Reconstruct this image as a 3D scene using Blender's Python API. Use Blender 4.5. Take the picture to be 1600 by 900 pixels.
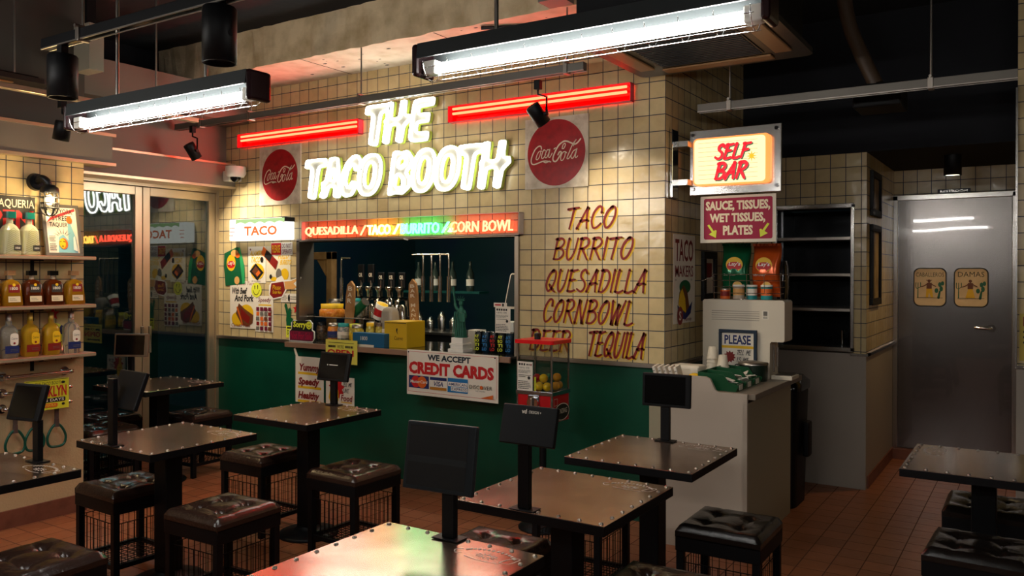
import bpy, bmesh, math, random
from mathutils import Matrix, Vector
random.seed(7)
for _o in list(bpy.data.objects): bpy.data.objects.remove(_o)
S = bpy.context.scene; COL = S.collection
pi, sin, cos = math.pi, math.sin, math.cos

# ---------------------------------------------------------------- camera
FPX, YAW, PITCH, ROLL, CY, EYE = 1284.7, .571081, -.003134, .002682, 430.05, 1.57
fw = Vector((-sin(YAW)*cos(PITCH), cos(YAW)*cos(PITCH), sin(PITCH)))
r0 = Vector((cos(YAW), sin(YAW), 0)); u0 = r0.cross(fw)
rr = r0*cos(ROLL) + u0*sin(ROLL); uu = rr.cross(fw)
cd = bpy.data.cameras.new('camera'); cam = bpy.data.objects.new('camera', cd); COL.objects.link(cam)
cd.sensor_fit = 'HORIZONTAL'; cd.sensor_width = 36; cd.lens = FPX/1600*36
cd.shift_y = -(450-CY)/1600; cd.clip_start = .05; cd.clip_end = 100
cam.matrix_world = Matrix(((rr.x, uu.x, -fw.x, 0), (rr.y, uu.y, -fw.y, 0), (rr.z, uu.z, -fw.z, EYE), (0, 0, 0, 1)))
S.camera = cam

# ---------------------------------------------------------------- exposure, world, lamp strengths
S.view_settings.view_transform = 'Standard'; S.view_settings.look = 'None'
S.view_settings.gamma = 1; S.view_settings.use_curve_mapping = False
S.view_settings.exposure = 0.36
W = bpy.data.worlds.new('night'); S.world = W; W.use_nodes = True
W.node_tree.nodes['Background'].inputs[0].default_value = (.05, .1, .13, 1)
W.node_tree.nodes['Background'].inputs[1].default_value = .05
L_TUBE = 60        # fluorescent tubes
L_SIGN = 12        # white neon lettering
L_RED = .62        # red neon bars (multiplier)
L_MENU = 1.0       # coloured neon words (multiplier)
L_SPOT = 70        # track spots on the wall, watts
L_WARM = 9         # caged wall lantern, watts

# ---------------------------------------------------------------- materials
def lin(c):
    c = c.lstrip('#'); o = []
    for i in (0, 2, 4):
        x = int(c[i:i+2], 16)/255
        o.append(x/12.92 if x <= .04045 else ((x+.055)/1.055)**2.4)
    return (*o, 1)
MATS = {}
def mt(name, col='808080', rough=.5, metal=0, emit=None, es=1, noise=None, bump=0, bscale=60, bdet=4, trans=0, ior=1.45, alpha=1, coat=0):
    if name in MATS: return MATS[name]
    m = bpy.data.materials.new(name); m.use_nodes = True; nt = m.node_tree; b = nt.nodes['Principled BSDF']
    c = lin(col) if isinstance(col, str) else (*col, 1)
    b.inputs['Base Color'].default_value = c; b.inputs['Roughness'].default_value = rough; b.inputs['Metallic'].default_value = metal
    b.inputs['Transmission Weight'].default_value = trans; b.inputs['IOR'].default_value = ior; b.inputs['Alpha'].default_value = alpha
    b.inputs['Coat Weight'].default_value = coat
    if emit:
        b.inputs['Emission Color'].default_value = (lin(emit) if isinstance(emit, str) else (*emit, 1)); b.inputs['Emission Strength'].default_value = es
    if noise or bump:
        tc = nt.nodes.new('ShaderNodeTexCoord'); n = nt.nodes.new('ShaderNodeTexNoise')
        n.inputs['Detail'].default_value = 6; nt.links.new(tc.outputs['Object'], n.inputs['Vector'])
        n.inputs['Scale'].default_value = noise[0] if noise else bscale
        if noise:
            mx = nt.nodes.new('ShaderNodeMix'); mx.data_type = 'RGBA'; mx.inputs[6].default_value = c; mx.inputs[7].default_value = lin(noise[1])
            rp = nt.nodes.new('ShaderNodeMapRange'); rp.inputs[1].default_value = .42; rp.inputs[2].default_value = .68
            nt.links.new(n.outputs['Fac'], rp.inputs[0]); nt.links.new(rp.outputs[0], mx.inputs[0]); nt.links.new(mx.outputs[2], b.inputs['Base Color'])
        if bump:
            n2 = nt.nodes.new('ShaderNodeTexNoise'); n2.inputs['Scale'].default_value = bscale; n2.inputs['Detail'].default_value = bdet
            nt.links.new(tc.outputs['Object'], n2.inputs['Vector'])
            bp = nt.nodes.new('ShaderNodeBump'); bp.inputs['Strength'].default_value = bump; bp.inputs['Distance'].default_value = .01
            nt.links.new(n2.outputs['Fac'], bp.inputs['Height']); nt.links.new(bp.outputs[0], b.inputs['Normal'])
            if coat: nt.links.new(bp.outputs[0], b.inputs['Coat Normal'])
    MATS[name] = m; return m
def tile(name, axes, w, h, ox, oy, c1, c2, grout, mort=.0028, rough=.22, wav=.25, wsc=9, dirt=None):
    m = bpy.data.materials.new(name); m.use_nodes = True; nt = m.node_tree; b = nt.nodes['Principled BSDF']
    tc = nt.nodes.new('ShaderNodeTexCoord'); sp = nt.nodes.new('ShaderNodeSeparateXYZ'); cb = nt.nodes.new('ShaderNodeCombineXYZ')
    nt.links.new(tc.outputs['Object'], sp.inputs[0])
    def shifted(a, off, step):
        ad = nt.nodes.new('ShaderNodeMath'); ad.inputs[1].default_value = -off+80*step
        nt.links.new(sp.outputs['XYZ'.index(a)], ad.inputs[0]); return ad.outputs[0]
    if axes == 'WALL':      # pick the run of the tiles from the way the wall faces
        ge = nt.nodes.new('ShaderNodeNewGeometry'); sg = nt.nodes.new('ShaderNodeSeparateXYZ'); nt.links.new(ge.outputs['True Normal'], sg.inputs[0])
        ab = nt.nodes.new('ShaderNodeMath'); ab.operation = 'ABSOLUTE'; nt.links.new(sg.outputs[0], ab.inputs[0])
        gt = nt.nodes.new('ShaderNodeMath'); gt.operation = 'GREATER_THAN'; gt.inputs[1].default_value = .5; nt.links.new(ab.outputs[0], gt.inputs[0])
        mf = nt.nodes.new('ShaderNodeMix'); nt.links.new(gt.outputs[0], mf.inputs[0])
        nt.links.new(shifted('X', ox[0], w), mf.inputs[2]); nt.links.new(shifted('Y', ox[1], w), mf.inputs[3])
        nt.links.new(mf.outputs[0], cb.inputs[0]); nt.links.new(shifted('Z', oy, h), cb.inputs[1])
    else:
        nt.links.new(shifted(axes[0], ox, w), cb.inputs[0]); nt.links.new(shifted(axes[1], oy, h), cb.inputs[1])
    br = nt.nodes.new('ShaderNodeTexBrick'); br.offset = 0; br.squash = 1
    nt.links.new(cb.outputs[0], br.inputs['Vector'])
    for k, v in (('Color1', lin(c1)), ('Color2', lin(c2)), ('Mortar', lin(grout)), ('Scale', 1), ('Mortar Size', mort), ('Mortar Smooth', .1), ('Bias', 0), ('Brick Width', w), ('Row Height', h)):
        br.inputs[k].default_value = v
    n0 = nt.nodes.new('ShaderNodeTexNoise'); n0.inputs['Scale'].default_value = 18; n0.inputs['Detail'].default_value = 6; nt.links.new(tc.outputs['Object'], n0.inputs['Vector'])
    mr = nt.nodes.new('ShaderNodeMapRange'); mr.inputs[3].default_value = .82; mr.inputs[4].default_value = 1.14; nt.links.new(n0.outputs['Fac'], mr.inputs[0])
    mu = nt.nodes.new('ShaderNodeMix'); mu.data_type = 'RGBA'; mu.blend_type = 'MULTIPLY'; mu.inputs[0].default_value = 1
    nt.links.new(br.outputs['Color'], mu.inputs[6]); nt.links.new(mr.outputs[0], mu.inputs[7]); nt.links.new(mu.outputs[2], b.inputs['Base Color'])
    ml = nt.nodes.new('ShaderNodeMath'); ml.operation = 'MULTIPLY_ADD'; ml.inputs[1].default_value = .5; ml.inputs[2].default_value = rough
    nt.links.new(br.outputs['Fac'], ml.inputs[0]); nt.links.new(ml.outputs[0], b.inputs['Roughness'])
    n = nt.nodes.new('ShaderNodeTexNoise'); n.inputs['Scale'].default_value = wsc; nt.links.new(tc.outputs['Object'], n.inputs['Vector'])
    b1 = nt.nodes.new('ShaderNodeBump'); b1.inputs['Strength'].default_value = wav; b1.inputs['Distance'].default_value = .02; nt.links.new(n.outputs['Fac'], b1.inputs['Height'])
    b2 = nt.nodes.new('ShaderNodeBump'); b2.invert = True; b2.inputs['Strength'].default_value = .6; b2.inputs['Distance'].default_value = .003
    nt.links.new(br.outputs['Fac'], b2.inputs['Height']); nt.links.new(b1.outputs[0], b2.inputs['Normal']); nt.links.new(b2.outputs[0], b.inputs['Normal'])
    MATS[name] = m; return m
CREAM = ('CDB98C', 'C0A878', '34363F')
M_TX = M_TY = tile('cream_tiles', 'WALL', .1077, .1038, (-1.957, 4.8), 1.0, *CREAM)
M_TYL = tile('cream_tiles_shelf_wall', 'YZ', .1005, .104, 2.949, 1.0, *CREAM)
M_FL = tile('terracotta_floor_tiles', 'XY', .149, .149, -.947, 7.06, '9C5F3C', '8C5434', '54301E', .003, .36, .15, 14)
M_GREEN = mt('green_paint', '084A36', .34, bump=.06, bscale=25, noise=(3, '063F2E'))
M_GREY = mt('grey_wall_paint', '9B9084', .6, bump=.1, bscale=120)
M_PLASTER = mt('cream_plaster', 'BFA57C', .75, bump=.35, bscale=70)
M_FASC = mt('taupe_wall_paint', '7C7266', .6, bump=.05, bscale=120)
M_BASE = mt('brown_baseboard_tile', '7A4A38', .5, noise=(14, '6A3E2E'))
M_CONC = mt('rough_concrete', 'DCC8A4', .9, noise=(5, 'B39D78'), bump=.9, bscale=13)
M_CONCU = mt('smooth_concrete', 'CDBFA8', .85, noise=(7, 'B9A98F'), bump=.25, bscale=30)
M_VOID = mt('black_ceiling_paint', '14161B', .9, bump=.2, bscale=20)
M_STEEL = mt('brushed_steel', 'B8B4AE', .22, 1)
M_STEELR = mt('worn_steel', 'A79E94', .38, 1)
M_CHROME = mt('chrome', 'D8D8D8', .08, 1)
M_BLACK = mt('black_powder_coat', '07080B', .5); M_BLACK.node_tree.nodes['Principled BSDF'].inputs['Specular IOR Level'].default_value = .28
M_BLKGL = mt('black_gloss', '07080A', .12)
M_DARK = mt('dark_grey_metal', '2A2B2D', .4, .6)
M_WHITE = mt('white_plastic', 'E6E1D6', .4)
M_CREAMP = mt('cream_plastic', 'D9CDB8', .45)
M_PAPER = mt('white_paper', 'E4DAC9', .7)
M_ALU = mt('champagne_aluminium', 'C9B79A', .35, .7)
M_RED = mt('red_print', 'C01B1E', .5); M_DRED = mt('dark_red_paint', '7E150C', .5)
M_YEL = mt('yellow_print', 'E3B414', .5); M_LEMON = mt('lemon_print', 'DDE03A', .5)
M_INK = mt('black_ink', '15130F', .55); M_GREYINK = mt('grey_ink', '6C655C', .6)
M_ORG = mt('orange_print', 'D9641C', .5); M_NAVY = mt('navy_print', '17255E', .5); M_BLUE = mt('blue_print', '1E6FA8', .5)
M_TEAL = mt('teal_print', '148A8A', .4); M_DGRN = mt('dark_green_print', '0E5A34', .4); M_BRN = mt('brown_print', '6B3A1C', .5)
M_MAROON = mt('maroon_print', '6E1430', .5); M_SKIN = mt('tan_print', 'D9A05A', .5); M_PINK = mt('magenta_sign_red', '9E0B38', .6)
M_LEATH = mt('dark_brown_leather', '33231C', .2, bump=.15, bscale=90)
M_LEATHB = mt('black_leather', '17120F', .24, bump=.15, bscale=90)
M_WOOD = mt('oak_wood', 'A87B4C', .5, noise=(9, '8A5F36'))
M_WOODR = mt('red_brown_shelf_wood', '8E5A48', .3, noise=(8, 'A0705A'))
M_TABLE = mt('patinated_steel_top', 'AB9784', .22, .9, noise=(4, '86705E'), bump=.02, bscale=8)
M_GLASS = mt('clear_glass', 'FFFFFF', .02, trans=1, ior=1.45)
def pane(name, tint, fac):
    m = bpy.data.materials.new(name); m.use_nodes = True; nt = m.node_tree; nt.nodes.clear()
    o = nt.nodes.new('ShaderNodeOutputMaterial'); t = nt.nodes.new('ShaderNodeBsdfTransparent'); t.inputs[0].default_value = lin(tint)
    g = nt.nodes.new('ShaderNodeBsdfGlossy'); g.inputs['Roughness'].default_value = .015
    lw = nt.nodes.new('ShaderNodeLayerWeight'); lw.inputs['Blend'].default_value = .5
    pw = nt.nodes.new('ShaderNodeMath'); pw.operation = 'POWER'; pw.inputs[1].default_value = 5; nt.links.new(lw.outputs['Facing'], pw.inputs[0])
    fr = nt.nodes.new('ShaderNodeMath'); fr.operation = 'MULTIPLY_ADD'; fr.inputs[1].default_value = .96; fr.inputs[2].default_value = .04; nt.links.new(pw.outputs[0], fr.inputs[0])
    ml = nt.nodes.new('ShaderNodeMath'); ml.operation = 'MULTIPLY'; ml.inputs[1].default_value = fac; ml.use_clamp = True
    mx = nt.nodes.new('ShaderNodeMixShader')
    nt.links.new(fr.outputs[0], ml.inputs[0]); nt.links.new(ml.outputs[0], mx.inputs[0]); nt.links.new(t.outputs[0], mx.inputs[1]); nt.links.new(g.outputs[0], mx.inputs[2]); nt.links.new(mx.outputs[0], o.inputs[0])
    MATS[name] = m; return m
M_PANE = pane('door_double_glazing', 'C8D6D6', 2.2)
M_TINT = pane('red_tinted_acrylic', 'FF3C70', 1.0)  # red tint puts the neon glow into the clear backing sheet
M_CLEAR = pane('clear_acrylic', 'F2F2F0', 1.0)
def glow(name, rgb, s): return mt(name, '000000', .5, emit=rgb, es=s)

# ---------------------------------------------------------------- text
_TXT = {}
def text2d(body, bold=0.0, space=1.0, ext=False):
    k = (body, bold, space, ext)
    if k in _TXT: return _TXT[k]
    c = bpy.data.curves.new('t', 'FONT'); c.body = body; c.offset = bold; c.resolution_u = 2; c.space_character = space; c.extrude = .1 if ext else 0
    o = bpy.data.objects.new('t', c); COL.objects.link(o); bpy.context.view_layer.update()
    e = o.evaluated_get(bpy.context.evaluated_depsgraph_get()); me = e.to_mesh()
    vs = [(v.co.x, v.co.y, v.co.z*5) for v in me.vertices]; fs = [tuple(p.vertices) for p in me.polygons]
    e.to_mesh_clear(); bpy.data.objects.remove(o); bpy.data.curves.remove(c)
    x0 = min(v[0] for v in vs); x1 = max(v[0] for v in vs); y0 = min(v[1] for v in vs); y1 = max(v[1] for v in vs)
    vs = [((x-x0)/(x1-x0), (y-y0)/(y1-y0), zz) for x, y, zz in vs]
    _TXT[k] = (vs, fs); return _TXT[k]

def spline(p, n=5, closed=False):
    if len(p) < 3: return [tuple(q) for q in p]
    out = []; N = len(p); rng = N if closed else N-1
    g = (lambda i: p[i % N]) if closed else (lambda i: p[max(0, min(N-1, i))])
    for i in range(rng):
        a, b, c, d = g(i-1), g(i), g(i+1), g(i+2)
        for k in range(n):
            t = k/n
            out.append(tuple(.5*(2*b[j]+(c[j]-a[j])*t+(2*a[j]-5*b[j]+4*c[j]-d[j])*t*t+(3*b[j]-a[j]-3*c[j]+d[j])*t**3) for j in range(len(b))))
    if not closed: out.append(tuple(p[-1]))
    return out

# ---------------------------------------------------------------- mesh builder
def plane(o, right, up):
    r = Vector(right).normalized(); u = Vector(up); u = (u-r*u.dot(r)).normalized(); n = r.cross(u)
    return Matrix(((r.x, u.x, n.x, o[0]), (r.y, u.y, n.y, o[1]), (r.z, u.z, n.z, o[2]), (0, 0, 0, 1)))
def on_y(x, y, z): return plane((x, y, z), (1, 0, 0), (0, 0, 1))      # drawn on a wall that faces -Y
def on_x(x, y, z): return plane((x, y, z), (0, 1, 0), (0, 0, 1))      # drawn on a wall that faces +X
def TR(x=0, y=0, z=0, rz=0, rx=0, ry=0):
    return Matrix.Translation((x, y, z)) @ Matrix.Rotation(rz, 4, 'Z') @ Matrix.Rotation(ry, 4, 'Y') @ Matrix.Rotation(rx, 4, 'X')
class MB:
    def __init__(s, m=None, M=None):
        s.v = []; s.f = []; s.mi = []; s.sm = []; s.mats = []; s.k = 0; s.M = M or Matrix(); s.z = 0.0
        if m: s.mat(m)
    def mat(s, m):
        if m not in s.mats: s.mats.append(m)
        s.k = s.mats.index(m); return s
    def at(s, M): s.M = M; return s
    def add(s, vs, fs, smooth=False):
        b = len(s.v); M = s.M
        s.v += [tuple(M @ Vector(v)) for v in vs]
        for f in fs: s.f.append(tuple(b+i for i in f)); s.mi.append(s.k); s.sm.append(smooth)
        return s
    def bx(s, x0, y0, z0, x1, y1, z1, b=0, seg=2):
        if b <= 0:
            return s.add([(x0, y0, z0), (x1, y0, z0), (x1, y1, z0), (x0, y1, z0), (x0, y0, z1), (x1, y0, z1), (x1, y1, z1), (x0, y1, z1)],
                         [(0, 3, 2, 1), (4, 5, 6, 7), (0, 1, 5, 4), (1, 2, 6, 5), (2, 3, 7, 6), (3, 0, 4, 7)])
        bm = bmesh.new(); bmesh.ops.create_cube(bm, size=1)
        for v in bm.verts: v.co = Vector(((x0+x1)/2+v.co.x*(x1-x0), (y0+y1)/2+v.co.y*(y1-y0), (z0+z1)/2+v.co.z*(z1-z0)))
        bmesh.ops.bevel(bm, geom=bm.edges[:], offset=b, segments=seg, affect='EDGES', profile=.5)
        bm.verts.index_update(); s.add([v.co[:] for v in bm.verts], [[v.index for v in f.verts] for f in bm.faces]); bm.free(); return s
    def prism(s, pts, z0, z1):
        n = len(pts); a = sum(pts[i][0]*pts[(i+1) % n][1]-pts[(i+1) % n][0]*pts[i][1] for i in range(n))
        if a < 0: pts = pts[::-1]
        vs = [(x, y, z0) for x, y in pts]+[(x, y, z1) for x, y in pts]
        return s.add(vs, [tuple(range(n-1, -1, -1)), tuple(range(n, 2*n))]+[(i, (i+1) % n, n+(i+1) % n, n+i) for i in range(n)])
    def loft(s, secs, n=16, e=4.0, caps=True, smooth=True):
        """secs: (z, halfx, halfy[, cx, cy[, exponent]]): superellipse rings"""
        vs = []; fs = []
        for q in secs:
            z, a, b = q[:3]; cx, cy = (q[3], q[4]) if len(q) > 4 else (0, 0); ex = q[5] if len(q) > 5 else e
            for i in range(n):
                t = 2*pi*(i+.5)/n; c, d = cos(t), sin(t)
                vs.append((cx+a*math.copysign(abs(c)**(2/ex), c), cy+b*math.copysign(abs(d)**(2/ex), d), z))
        for k in range(len(secs)-1):
            for i in range(n): fs.append((k*n+i, k*n+(i+1) % n, (k+1)*n+(i+1) % n, (k+1)*n+i))
        s.add(vs, fs, smooth)
        if caps: s.add(vs, [tuple(range(n-1, -1, -1)), tuple((len(secs)-1)*n+i for i in range(n))])
        return s
    def lathe(s, prof, n=20, c=(0, 0, 0), caps=True, smooth=True):
        return s.loft([(z+c[2], r, r, c[0], c[1], 2.0) for r, z in prof], n, 2.0, caps, smooth)
    def cyl(s, p0, p1, r0, r1=None, n=14, smooth=True):
        r1 = r0 if r1 is None else r1; p0 = Vector(p0); p1 = Vector(p1); d = (p1-p0).normalized()
        a = d.orthogonal().normalized(); b = d.cross(a); vs = []
        for p, r in ((p0, r0), (p1, r1)): vs += [tuple(p+a*cos(2*pi*i/n)*r+b*sin(2*pi*i/n)*r) for i in range(n)]
        s.add(vs, [(i, (i+1) % n, n+(i+1) % n, n+i) for i in range(n)], smooth)
        return s.add(vs, [tuple(range(n-1, -1, -1)), tuple(range(n, 2*n))])
    def tube(s, pts, r, n=8, closed=False):
        P = [Vector(p) for p in pts]; N = len(P); vs = []; a = None
        for i in range(N):
            t = (P[(i+1) % N]-P[i-1]) if closed else (P[min(i+1, N-1)]-P[max(i-1, 0)])
            t.normalize()
            a = t.orthogonal().normalized() if a is None else (a-t*a.dot(t)).normalized()
            b = t.cross(a); ri = r[i] if isinstance(r, (list, tuple)) else r
            vs += [tuple(P[i]+a*cos(2*pi*k/n)*ri+b*sin(2*pi*k/n)*ri) for k in range(n)]
        fs = [(i*n+k, i*n+(k+1) % n, ((i+1) % N)*n+(k+1) % n, ((i+1) % N)*n+k) for i in range(N if closed else N-1) for k in range(n)]
        s.add(vs, fs, True)
        if not closed: s.add(vs, [tuple(range(n-1, -1, -1)), tuple((N-1)*n+k for k in range(n))])
        return s
    def ball(s, c, r, n=12, m=8, sx=1, sy=1, sz=1):
        secs = [(c[2]-r*sz*cos(pi*(k+.02)/(m+.04)), r*sx*sin(pi*(k+.02)/(m+.04)), r*sy*sin(pi*(k+.02)/(m+.04)), c[0], c[1], 2.0) for k in range(m+1)]
        return s.loft(secs, n, 2.0)
    # ---- flat drawing in local XY; every shape lies a hair above the one before
    def up(s): s.z += .0004; return s.z
    def poly(s, pts, z=None):
        z = s.up() if z is None else z
        n = len(pts); a = sum(pts[i][0]*pts[(i+1) % n][1]-pts[(i+1) % n][0]*pts[i][1] for i in range(n))
        return s.add([(x, y, z) for x, y in (pts if a > 0 else pts[::-1])], [tuple(range(n))])
    def rect(s, x0, y0, x1, y1, r=0):
        if r <= 0: return s.poly([(x0, y0), (x1, y0), (x1, y1), (x0, y1)])
        return s.poly(rrect(x0, y0, x1, y1, r))
    def disc(s, cx, cy, a, b=None, n=36, t0=0, t1=2*pi):
        b = a if b is None else b
        p = [(cx+a*cos(t0+(t1-t0)*i/n), cy+b*sin(t0+(t1-t0)*i/n)) for i in range(n+(t1-t0 < 6.2))]
        return s.poly(p)
    def sheet(s, w, h, t=.002, x=0, y=0): s.bx(x, y, 0, x+w, y+h, t); s.z = t; return s
    def txt(s, body, x, y, w, h, shear=0, bold=0, depth=0, rot=0, warp=None, space=1.0):
        vs, fs = text2d(body, bold, space, depth > 0); z = s.up(); q = []
        for u, v, zz in vs:
            X = u*w+shear*v*h; Y = v*h
            if rot: X, Y = X*cos(rot)-Y*sin(rot), X*sin(rot)+Y*cos(rot)
            X, Y = x+X, y+Y
            if warp: X, Y = warp(X, Y)
            q.append((X, Y, z+zz*depth))
        return s.add(q, fs)
    def stroke(s, pts, w, z=None, n=5, taper=.35, closed=False, start=1.0):
        z = s.up() if z is None else z
        p = spline(pts, n, closed); N = len(p); vs = []
        if N < 2: return s
        for i in range(N):
            a = p[i-1] if (closed or i > 0) else p[0]; b = p[(i+1) % N] if (closed or i < N-1) else p[-1]
            dx, dy = b[0]-a[0], b[1]-a[1]; L = math.hypot(dx, dy) or 1; t = i/(N-1)
            hw = w/2*(start-taper*t)
            vs += [(p[i][0]-dy/L*hw, p[i][1]+dx/L*hw, z), (p[i][0]+dy/L*hw, p[i][1]-dx/L*hw, z)]
        fs = [(2*i, 2*i+1, 2*((i+1) % N)+1, 2*((i+1) % N)) for i in range(N if closed else N-1)]
        s.add(vs, fs)
        if not closed:
            for e, hw in ((p[0], w/2*start), (p[-1], w/2*(start-taper))): s.disc2(e[0], e[1], hw, z)
        return s
    def disc2(s, cx, cy, r, z): return s.add([(cx+r*cos(2*pi*i/8), cy+r*sin(2*pi*i/8), z) for i in range(8)], [tuple(range(8))])
    def brush(s, word, x, y, w, h, lw, shear=.18, gap=.1, taper=.3, closer=1):
        tot = 0; lay = []
        for ch in word:
            if ch == ' ': tot += .45; continue
            cw, st = SF[ch]; lay.append((tot, st)); tot += cw+gap
        tot -= gap; z = s.up(); sx = (w-shear*h)/tot
        for off, st in lay:
            for q in st: s.stroke([(x+(off+px)*sx+shear*py*h, y+py*h) for px, py in q], lw, z=z, taper=taper)
        return s
    def scribble(s, x0, y0, x1, y1, rows, t=.4, seed=1):
        rnd = random.Random(seed); z = s.up(); hh = (y1-y0)/rows
        for i in range(rows):
            y = y1-hh*(i+1)+hh*(1-t)/2; x = x0; end = x1-(x1-x0)*rnd.uniform(0, .3)
            while x < end:
                l = (x1-x0)*rnd.uniform(.05, .16); s.poly([(x, y), (min(x+l, end), y), (min(x+l, end), y+hh*t), (x, y+hh*t)], z); x += l+(x1-x0)*.025
        return s
    # ---- to object
    def build(s, name, parent=None, local=False, label=None, cat=None, group=None, kind=None, centre=True):
        me = bpy.data.meshes.new(name); off = Vector((0, 0, 0))
        if parent is not None and not local:
            q = parent
            while q is not None: off += Vector(q.location); q = q.parent
        elif parent is None and centre and not local:
            xs = [v[0] for v in s.v]; ys = [v[1] for v in s.v]; zs = [v[2] for v in s.v]
            off = Vector(((min(xs)+max(xs))/2, (min(ys)+max(ys))/2, min(zs)))
        me.from_pydata([(v[0]-off.x, v[1]-off.y, v[2]-off.z) for v in s.v], [], s.f); me.validate()
        if len(me.polygons) == len(s.f):
            me.polygons.foreach_set('material_index', s.mi); me.polygons.foreach_set('use_smooth', s.sm)
        for m in s.mats: me.materials.append(m)
        o = bpy.data.objects.new(name, me); COL.objects.link(o)
        if parent is not None: o.parent = parent
        elif centre and not local: o.location = off
        return tag(o, label, cat, group, kind)
def tag(o, label=None, cat=None, group=None, kind=None):
    for k, v in (('label', label), ('category', cat), ('group', group), ('kind', kind)):
        if v: o[k] = v
    return o
def T(name, label, cat, loc=(0, 0, 0), group=None, rz=0):
    o = bpy.data.objects.new(name, None); COL.objects.link(o); o.location = loc; o.rotation_euler.z = rz
    o.empty_display_size = .1; return tag(o, label, cat, group)
def dup(root, loc, rz=0, label=None, group=None):
    r = root.copy(); COL.objects.link(r); r.location = loc; r.rotation_euler.z = rz
    if label: r['label'] = label
    if group: r['group'] = group
    for c in list(root.children):
        d = c.copy(); COL.objects.link(d); d.parent = r
        for g in list(c.children): e = g.copy(); COL.objects.link(e); e.parent = d
    return r
def rrect(x0, y0, x1, y1, r, n=5):
    p = []
    for cx, cy, a in ((x1-r, y1-r, 0), (x0+r, y1-r, pi/2), (x0+r, y0+r, pi), (x1-r, y0+r, 1.5*pi)):
        p += [(cx+r*cos(a+pi/2*i/n), cy+r*sin(a+pi/2*i/n)) for i in range(n+1)]
    return p
def star(cx, cy, R, r, n, a0=pi/2): return [(cx+(R, r)[i % 2]*cos(a0+pi*i/n), cy+(R, r)[i % 2]*sin(a0+pi*i/n)) for i in range(2*n)]
SF = {'A': (.66, [[(0, 0), (.2, .45), (.44, 1)], [(.44, 1), (.5, .5), (.58, 0)], [(.14, .36), (.56, .4)]]),
 'B': (.66, [[(.12, 1), (.1, .5), (.08, 0)], [(.04, .97), (.4, 1), (.56, .82), (.42, .6), (.12, .52)], [(.12, .52), (.5, .48), (.62, .25), (.4, .02), (.05, .02)]]),
 'C': (.62, [[(.54, .72), (.52, .95), (.32, 1), (.1, .72), (.05, .35), (.2, .02), (.42, .05), (.6, .22)]]),
 'D': (.66, [[(.12, 1), (.1, .5), (.06, 0)], [(.02, .96), (.42, .96), (.62, .65), (.52, .22), (.28, 0), (.06, .02)]]),
 'E': (.56, [[(.14, .98), (.1, .5), (.06, .02)], [(.06, .97), (.3, .96), (.54, 1)], [(.1, .52), (.46, .55)], [(.06, .02), (.3, 0), (.54, .06)]]),
 'F': (.54, [[(.14, .98), (.1, .5), (.06, 0)], [(.06, .97), (.3, .96), (.56, 1)], [(.1, .52), (.46, .55)]]),
 'H': (.66, [[(.1, 1), (.06, 0)], [(.6, 1), (.56, 0)], [(.08, .48), (.58, .54)]]),
 'I': (.2, [[(.12, 1), (.08, 0)]]),
 'K': (.62, [[(.1, 1), (.06, 0)], [(.56, 1), (.14, .45)], [(.22, .55), (.6, 0)]]),
 'L': (.52, [[(.12, 1), (.08, .5), (.06, .02)], [(.06, .02), (.3, -.02), (.54, .08)]]),
 'M': (.8, [[(.04, 0), (.12, 1)], [(.12, 1), (.38, .35)], [(.38, .35), (.68, 1)], [(.68, 1), (.72, 0)]]),
 'N': (.7, [[(.06, 0), (.12, .5), (.16, 1)], [(.16, 1), (.34, .5), (.52, 0)], [(.52, 0), (.6, .5), (.66, 1.02)]]),
 'O': (.66, [[(.4, .98), (.16, .75), (.05, .35), (.2, .02), (.42, .1), (.6, .5), (.58, .88), (.4, 1), (.28, .92)]]),
 'P': (.6, [[(.12, 1), (.06, 0)], [(.04, .97), (.4, 1), (.58, .78), (.42, .52), (.1, .46)]]),
 'Q': (.7, [[(.4, .98), (.16, .75), (.05, .35), (.2, .02), (.42, .1), (.6, .5), (.58, .88), (.4, 1), (.28, .92)], [(.26, .3), (.5, .08), (.72, -.04)]]),
 'R': (.64, [[(.12, 1), (.1, .5), (.06, 0)], [(.04, .96), (.4, 1), (.58, .8), (.42, .57), (.12, .5)], [(.22, .5), (.42, .25), (.62, -.02)]]),
 'S': (.58, [[(.54, .85), (.4, 1), (.18, .9), (.18, .66), (.46, .42), (.5, .16), (.3, 0), (.02, .12)]]),
 'T': (.6, [[(0, .93), (.3, .97), (.64, 1)], [(.36, .97), (.32, .5), (.26, 0)]]),
 'U': (.62, [[(.08, 1), (.05, .4), (.16, .02), (.34, .03), (.52, .4), (.6, 1.0)]]),
 'W': (.88, [[(.06, 1), (.16, 0)], [(.16, 0), (.46, .85)], [(.46, .85), (.48, 0)], [(.48, 0), (.86, 1.02)]]),
 'Y': (.6, [[(.05, 1), (.28, .5)], [(.6, 1), (.28, .5), (.2, 0)]])}
# ================================================================ THE ROOM
def st(mb, name): return mb.build(name, kind='structure', centre=False)
st(MB(M_FL).bx(-6.4, -3, -.1, 3.2, 8, 0), 'floor')
st(MB(M_VOID).bx(-9, -3, 3.44, 3.2, 8, 3.6), 'ceiling')
b = MB(M_VOID).bx(-1.957, 6.38, 2.45, 3.2, 8, 3.44); st(b, 'ceiling_soffit')
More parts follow.
